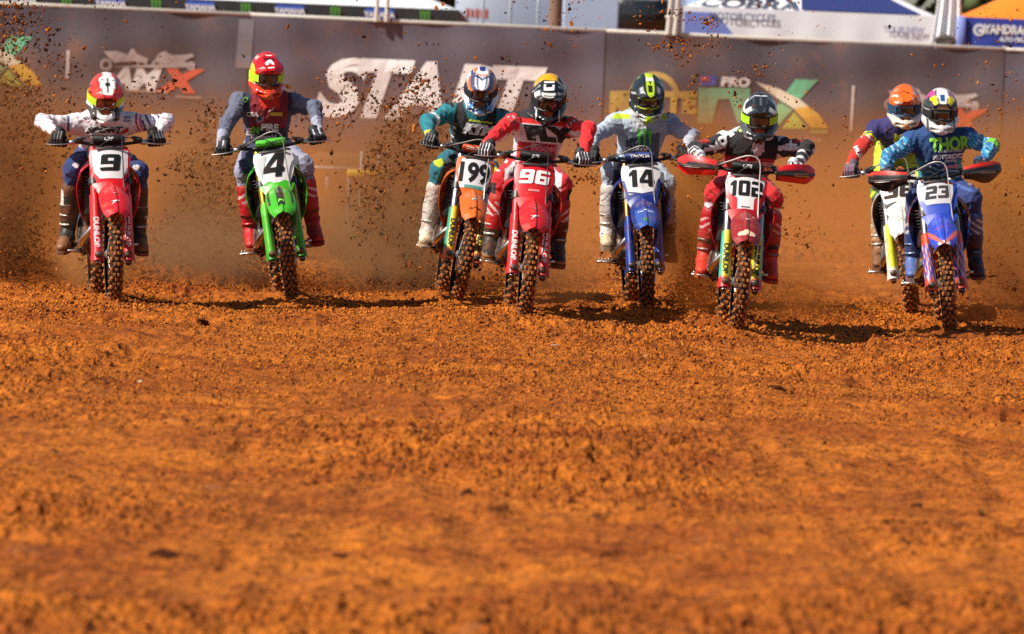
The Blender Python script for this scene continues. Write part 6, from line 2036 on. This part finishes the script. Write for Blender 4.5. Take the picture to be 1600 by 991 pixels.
RIDERS['orange'] = dict(seed=70, head=(.11, .52, 1.58), hip=(.03, 1.12, 1.25), elbow=((-.24, 1.33), (.40, 1.25)), knee=((-.22, .4, .95), (.34, .4, .92)), ankle=((-.20, .86, .50), (.21, .86, .47)), tilt=-5, hrot=(24, 4, 6),
    jersey=shirt('#2a2360', (lambda k: (k['reg'] == 0) & (k['v'] < .52), '#1d1a3a'), (lambda k: (k['reg'] == 0) & (k['v'] < .52) & (np.sin(k['u'] * 70 + k['v'] * 26) > .55), '#c2c82c'), (lambda k: (k['reg'] != 0) & (k['t'] > .62), '#c8281c'), (lambda k: (k['reg'] != 0) & (k['t'] > .45) & (k['t'] < .66) & (np.sin(k['t'] * 40 + k['x'] * 60) > .0), '#c8d42c'), (lambda k: (k['reg'] != 0) & (k['t'] > .66) & (k['t'] < .84) & (np.sin(k['z'] * 120 + k['x'] * 120) > .6), '#d8d0d0')),
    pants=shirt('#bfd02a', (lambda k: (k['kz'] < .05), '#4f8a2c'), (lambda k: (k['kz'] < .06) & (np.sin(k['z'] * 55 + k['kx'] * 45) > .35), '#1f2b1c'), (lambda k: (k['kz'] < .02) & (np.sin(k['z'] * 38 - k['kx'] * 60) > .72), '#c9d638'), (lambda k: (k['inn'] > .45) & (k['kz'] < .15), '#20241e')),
    boot=bootp('#a8805a', (lambda k: k['h'] < .07, '#7a5230'), (lambda k: (np.sin(k['h'] * 130 + k['d'] * 90) > .75) & (k['h'] > .08), '#c8a888')), glove=glovep('#5a5568', (lambda V, N, s: (np.sin(V[:, 0] * 285) > .5) & (V[:, 2] > -.02), '#8f4a58')), cuff=lin('#4a4a58'),
    shell=shellp('#e0641c', (lambda x, y, z: (x > .055) & (z > .0) & (np.sin(z * 95 + y * 70) > .0), '#c9cdd2'), (lambda x, y, z: (x > .055) & (z > .0) & (np.sin(z * 95 + y * 70) > .62), '#1f2b38'), (lambda x, y, z: (np.abs(x) > .092) & (z < .02) & (z > -.08), '#274a68'), (lambda x, y, z: (z < -.06), '#d6cdbf'), (lambda x, y, z: (z < -.105) & (np.abs(x) < .03), '#c88a5c')),
    visor=visp('#e2661a', (lambda u, t: (np.abs(t - .42 - .30 * np.abs(u + .15)) < .028) & (np.abs(u + .15) < .42), '#5a2a14'), (lambda u, t: (u > .52) & (np.sin(t * 18 + u * 10) > .35), '#d0d2d4'), (lambda u, t: (u > .60) & (np.sin(t * 18 + u * 10) > .75), '#24303c'), (lambda u, t: (u < -.66) & (np.sin(t * 14 - u * 9) > .6), '#e8d8cc')),
    lens=lin('#1a2a3a'), strap=lin('#24405c'), gframe=lin('#2a5a80'),
    prints=[('text', 'MOTO', .12, 1.33, .055, lin('#c2c82c'), dict(bold=.06, shear=.2)), ('text', 'MUSTY', -.265, 1.235, .034, lin('#e0d0cc'), dict(bold=.05, ang=-70))])
RIDERS['navy'] = dict(seed=80, head=(.09, .55, 1.565), hip=(.05, 1.03, 1.0), elbow=((-.27, 1.27), (.38, 1.27)), knee=((-.22, .3, .99), (.38, .3, .93)), ankle=((-.205, .86, .505), (.245, .86, .47)), tilt=-1, hrot=(22, 3, 7),
    jersey=shirt('#143c70', (lambda k: (k['reg'] == 0) & (k['v'] < .62) & (np.sin(k['v'] * 62 + 5 * np.abs(((k['u'] * 14) % 2) - 1)) > .74), '#8fb4b8'), (lambda k: (k['reg'] == 0) & (k['v'] < .36), '#0f5f74'), (lambda k: (k['reg'] == 0) & (np.abs(k['u']) > .11) & (k['v'] < .6), '#178a9c'), (lambda k: (k['reg'] == 0) & (k['v'] < .50) & (np.sin(k['v'] * 62 + 5 * np.abs(((k['u'] * 14) % 2) - 1)) > .80), '#9ac4c4'), (lambda k: k['reg'] != 0, '#226098'), (lambda k: (k['reg'] != 0) & (np.sin(k['x'] * 130 + k['z'] * 60) * np.sin(k['z'] * 110 - k['P'][:, 1] * 90) > .16), '#3a9cc0'), (lambda k: (k['reg'] != 0) & (np.sin(k['x'] * 120 + k['z'] * 75 + 2) * np.sin(k['z'] * 140 - k['P'][:, 1] * 60) > .58), '#9cc4d4'), (lambda k: (k['reg'] == 1) & (k['t'] > .95) & (k['t'] < 1.15), '#6fb83c'), (lambda k: (k['reg'] != 0) & (k['t'] < .25), '#1c4680')),
    pants=shirt('#22346e', (lambda k: (k['side'] < 0) & (k['inn'] > -.2), '#16214a'), (lambda k: (k['kz'] > .05) & (k['side'] > 0) & (np.sin(k['z'] * 60 + k['kx'] * 30) > .75), '#3f5a9c'), (lambda k: (k['kz'] > .10) & (np.sin(k['z'] * 45 - k['kx'] * 40) > .86), '#b08a74')),
    boot=bootp('#24457c', (lambda k: (k['h'] > .20) & (k['h'] < .31) & (np.abs(np.sin(k['h'] * 62 + k['d'] * 50)) > .82) & (k['fr'] > 0), '#c3cbd8'), (lambda k: (k['h'] < .03) & (k['fr'] > .02) & (k['side'] < 0), '#4a66a4'), (lambda k: (k['side'] > 0) & (k['h'] < .2), '#151f3a')), sole=lin('#5a5a64'), buckle=lin('#6a7a98'),  # shade of the right boot put into its dark blue
    glove=glovep('#22252b'), cuff=lin('#24405c'),
    shell=shellp('#d6d4d2', (lambda x, y, z: (np.abs(x) > .07) & (z > .02), '#34383e'), (lambda x, y, z: (np.abs(x) > .06) & (z > .085) & (y < .03), '#c03a86'), (lambda x, y, z: (z < -.06) & (np.abs(x) > .075), '#d0cdc8'), (lambda x, y, z: (np.abs(np.abs(x) - .10) < .008) & (z < .0), '#4a4a4c')),
    visor=visp('#e2e2e2', (lambda u, t: (np.abs(u) > .52) & (t < .42), '#c44a90'), (lambda u, t: (np.abs(u) > .30 + .0 * t) & (np.abs(u) > .95 - 1.05 * t) & (t > .42), '#d8cc1c'), (lambda u, t: (np.abs(u) > .70 + .2 * (1 - t)), '#2f3338'), (lambda u, t: np.abs(np.abs(u) - (.46 - .34 * np.clip(t - .35, 0, .4))) < .035, '#4a4d52'), (lambda u, t: (np.abs(u) < .20) & (t > .42) & (t < .74), '#1f4f8c'), (lambda u, t: (t > .93), '#26282b')),
    lens=lin('#101114'), strap=lin('#1c1d20'), gframe=lin('#1a1b1d'),
    prints=[('text', 'THOR', .14, 1.315, .090, lin('#8ad83a'), dict(bold=.05, wide=.78)), ('text', 'MOTORCYCLE', .135, 1.225, .030, lin('#d8dce2'), dict(bold=.07, wide=.88)), ('text', 'CABOOLTURE', .135, 1.265, .018, lin('#b8c0cc'), dict(bold=.05)), ('text', 'CENTRE', .135, 1.192, .017, lin('#b8c0cc'), dict(bold=.05)), ('text', 'motul', .13, 1.155, .026, lin('#c88a90'), dict(bold=.08, wide=1.1))])
RIDER_LABEL = {
    'nine': 'rider in white jersey and navy trousers crouched over the red number 9 bike', 'four': 'rider in red helmet and maroon and grey jersey on the green bike',
    'ninety': 'rider in red and white jersey, black and yellow helmet, on bike 96', 'teal': 'rider in black vest and teal sleeves on the orange bike',
    'grey': 'rider in pale grey jersey with neon chest stripe on the blue bike 14', 'guards': 'rider in black and red jersey with grey helmet behind red handguards',
    'orange': 'rider in orange helmet and purple jersey leaning on the white bike', 'navy': 'rider in navy and teal jersey with white, pink and yellow helmet'}
for key in SPOTS:
    bk, M, st = make_bike(key, BIKES[key], BIKE_LABEL[key], 'dirt bikes racing off the start')
    make_rider(key, RIDERS[key], M, st, RIDER_LABEL[key], 'riders racing off the start')

# ------------------------------------------------------------------ dirt thrown up by the rear tyres
PLUMES = [   # x centre, y range, spread in x, height range, count, size, share of (shade-dark, brown, sunlit orange) colours, where
    (-4.02, (1.5, 6), .34, (0, 2.35), 6200, 1.05, (.68, .27, .05), 'left edge of the track'),
    (-2.35, (2.2, 6.5), .45, (.05, 1.5), 2900, 1.05, (.66, .30, .04), 'gap between the number 9 bike and the green bike'),
    (-2.9, (2, 8), .8, (.8, 2.6), 600, .9, (.64, .30, .06), 'air above the rider in white'),
    (-.95, (2.8, 7.5), .44, (.0, 1.65), 5600, 1.05, (.62, .32, .06), 'gap between the green bike and the orange bike'),
    (-.35, (3, 8), .75, (1.2, 2.6), 380, .95, (.58, .34, .08), 'air in front of the START letters'),
    (.75, (1.5, 6), .55, (.9, 2.5), 700, .85, (.35, .4, .25), 'air between the red bike 96 and the blue bike 14'),
    (1.38, (.5, 4.5), .24, (.02, 2.2), 3400, .95, (.32, .40, .28), 'left side of the bike with red handguards'),
    (2.2, (2, 8), .8, (.5, 2.6), 420, .8, (.3, .4, .3), 'air between the bikes 102 and 38'),
    (3.75, (1, 6), .38, (.2, 2.4), 900, .9, (.25, .4, .35), 'right edge of the track'),
]
clod_protos = []
for k in range(5):
    mb = MB(); lump(mb, (0, 0, 0), 1.0, 90 + k, .75)
    clod_protos.append([mb.mesh('dirt_clod', m, smooth=False) for m in (CLOD_D, CLOD_M, CLOD_L)])
for (xc, (y0, y1), sx, (z0, z1), n, sc, sh, where) in PLUMES:
    n = int(n * 5.2)
    t = RNG.random(n) ** .8
    # the fan opens upwards and backwards from the tyre
    y = y0 + (y1 - y0) * np.clip(.25 * RNG.random(n) + .75 * t * RNG.random(n) ** .3, 0, 1)
    z = z0 + (z1 - z0) * RNG.random(n) ** 2.15
    x = xc + RNG.normal(size=n) * sx * (.45 + .55 * (z - z0) / (z1 - z0 + 1e-6)) * .9
    S = (.0021 + .0105 * RNG.random(n) ** 4.5) * sc
    P = np.column_stack([x, y, z])
    # streaks: clods gather in loose strings
    P += np.stack([np.sin(z * 5 + x * 3) * .05, 0 * z, np.cos(x * 7) * .04], 1)
    P[:, 2] = np.maximum(P[:, 2], .03)
    cl = vn(P[:, 0] * 3.1 + P[:, 2] * .8, P[:, 2] * 2.6 - P[:, 0] * .6, 61) * .65 + vn(P[:, 0] * 8, P[:, 2] * 7, 62) * .45
    kp = cl > .42 + .22 * RNG.random(n)
    P, S, n = P[kp], S[kp], int(kp.sum())
    big = np.argsort(-S)[:32]
    mi = RNG.choice(3, n, p=list(sh))
    keep = np.ones(n, bool); keep[big] = False
    st_ = np.ones((n, 3)); st_[:, 0] = 1.0 + RNG.random(n) * 1.0
    o = link('flying_dirt', crumbs('flying_dirt', P[keep], S[keep], [CLOD_D, CLOD_M, CLOD_L], stretch=st_[keep], mi=mi[keep], tet=True))
    tag(o, 'fine spray of flying dirt over the ' + where, kind='stuff')
    for i in big:
        me = clod_protos[random.randrange(5)][mi[i]]
        c = bpy.data.objects.new('dirt_clod', me); COL.objects.link(c)
        s = float(S[i]) * 1.15
        c.scale = (s * random.uniform(.9, 1.9), s * random.uniform(.8, 1.2), s * random.uniform(.7, 1.1))
        c.rotation_euler = [random.uniform(0, 6.28) for _ in range(3)]
        c.location = P[i]
        tag(c, 'flying clod over the ' + where, 'clod', 'clods flying over the ' + where)

# tight fans straight off each rear tyre
for k_, (key, s_) in enumerate(SPOTS.items()):
    rx, ry = WHEELS[2 * k_ + 1]
    n = 1500
    t = RNG.random(n) ** 1.5
    th = np.radians(8 + 44 * RNG.random(n))
    lr = np.where(RNG.random(n) < .5, -1, 1)
    r_ = .30 + 2.6 * t
    P = np.column_stack([rx - math.sin(math.radians(s_['yaw'])) * r_ + RNG.normal(size=n) * (.05 + .16 * t) + lr * .05, ry + r_ * np.cos(th), np.maximum(.02, .10 + r_ * np.sin(th) - .10 * r_ ** 2)])
    S = .0022 + .0095 * RNG.random(n) ** 4
    mi = RNG.choice(3, n, p=[.45, .38, .17])
    st_ = np.ones((n, 3)); st_[:, 1] += RNG.random(n)
    tag(link('flying_dirt', crumbs('flying_dirt', P, S, [CLOD_D, CLOD_M, CLOD_L], stretch=st_, mi=mi, tet=True)), 'fan of dirt off the rear tyre of the ' + BIKE_LABEL[key].split(' bike')[0] + ' bike', kind='stuff')

# ------------------------------------------------------------------ dust hanging behind the bikes
def dust_mat(name, dens, top, col, scale=.5, aniso=.2, ball=False, falloff=.6):
    m = bpy.data.materials.new(name); m.use_nodes = True
    t = m.node_tree; N, L = t.nodes, t.links
    N.remove(N['Principled BSDF'])
    v = N.new('ShaderNodeVolumePrincipled')
    v.inputs['Color'].default_value = (*col, 1)
    v.inputs['Anisotropy'].default_value = aniso
    v.inputs['Density'].default_value = dens
    if dens_noise := (scale > 0):
        g = N.new('ShaderNodeNewGeometry'); tc = N.new('ShaderNodeTexCoord')
        n = N.new('ShaderNodeTexNoise'); n.inputs['Scale'].default_value = scale; n.inputs['Detail'].default_value = 3
        L.new(g.outputs['Position'], n.inputs['Vector'])
        mr = N.new('ShaderNodeMapRange'); mr.inputs['From Min'].default_value = .30; mr.inputs['From Max'].default_value = .70
        mr.inputs['To Min'].default_value = .12; mr.inputs['To Max'].default_value = 1.75
        L.new(n.outputs['Fac'], mr.inputs['Value'])
        if ball:
            ln = N.new('ShaderNodeVectorMath'); ln.operation = 'LENGTH'
            L.new(tc.outputs['Object'], ln.inputs[0])
            f = N.new('ShaderNodeMapRange'); f.interpolation_type = 'SMOOTHSTEP'
            f.inputs['From Min'].default_value = .15; f.inputs['From Max'].default_value = 1.0
            f.inputs['To Min'].default_value = dens; f.inputs['To Max'].default_value = 0
            L.new(ln.outputs['Value'], f.inputs['Value']); fo = f.outputs[0]
        else:
            sp = N.new('ShaderNodeSeparateXYZ'); L.new(g.outputs['Position'], sp.inputs[0])
            f = N.new('ShaderNodeMath'); f.operation = 'DIVIDE'; f.inputs[1].default_value = -falloff
            L.new(sp.outputs['Z'], f.inputs[0])
            e = N.new('ShaderNodeMath'); e.operation = 'EXPONENT'; L.new(f.outputs[0], e.inputs[0])
            q = N.new('ShaderNodeMath'); q.operation = 'MULTIPLY'; q.inputs[1].default_value = dens
            L.new(e.outputs[0], q.inputs[0]); fo = q.outputs[0]
        pr = N.new('ShaderNodeMath'); pr.operation = 'MULTIPLY'
        L.new(fo, pr.inputs[0]); L.new(mr.outputs[0], pr.inputs[1])
        L.new(pr.outputs[0], v.inputs['Density'])
    L.new(v.outputs[0], N['Material Output'].inputs['Volume'])
    return m
mb = MB(); rbox(mb, (0, 27.5, 1.25), (44, 47, 3.1), None, .01)
d = mb.build('dust_haze', dust_mat('dust', .145, 0, lin('#dc9856'), .22, .1, False, .36), smooth=False)
tag(d, 'orange dust hanging over the track behind the bikes', kind='stuff')
PUFFS = [(-4.05, 3, .8, (.7, 2, 1.2), .62, '#a8744a'), (-2.40, 3.6, .6, (.65, 1.5, .9), .8, '#ba875a'), (-.95, 4.8, .7, (.8, 1.9, 1.0), .8, '#b88356'), (1.36, 2.2, .8, (.38, 1.4, 1.0), 1.0, '#c8823f'), (3.85, 3, .8, (.7, 2, 1.1), .5, '#c88848'), (6.5, 40, .2, (9, 9, 1.5), .13, '#d08a4a'), (-7.0, 42, .2, (6, 8, 1.15), .10, '#c08450'), (-2.98, .6, .22, (.42, .7, .30), 1.6, '#dba468'), (-2.35, 2.6, .25, (.75, 1.2, .42), 1.0, '#c49a70'), (-1.0, 4.2, .30, (1.0, 1.6, .55), .9, '#bd9468'), (.25, 1.6, .2, (.5, 1.0, .35), .6, '#b8804c'),  # left puffs coloured browner and darker for self-shadow
         (1.35, .6, .35, (.40, 1.0, .55), .9, '#c47432'), (2.05, 1.6, .15, (.7, 1.2, .30), .7, '#c07a3c'), (3.7, 2.0, .30, (.9, 1.4, .55), .5, '#b8743e'), (-3.6, 3.0, .6, (.9, 1.6, 1.2), .35, '#a06c3c')]
for i, (x, y, z, r, dn, c) in enumerate(PUFFS):
    bm = bmesh.new(); bmesh.ops.create_icosphere(bm, subdivisions=3, radius=1.0)
    me = bpy.data.meshes.new('dust_puff'); bm.to_mesh(me); bm.free()
    me.materials.append(dust_mat('puff', dn * 1.45, 0, lin(c), 2.2, .1, True))
    o = link('dust_puff', me); o.location = (x, y, z); o.scale = r
    tag(o, 'puff of dust low behind the spinning rear tyres', kind='stuff')
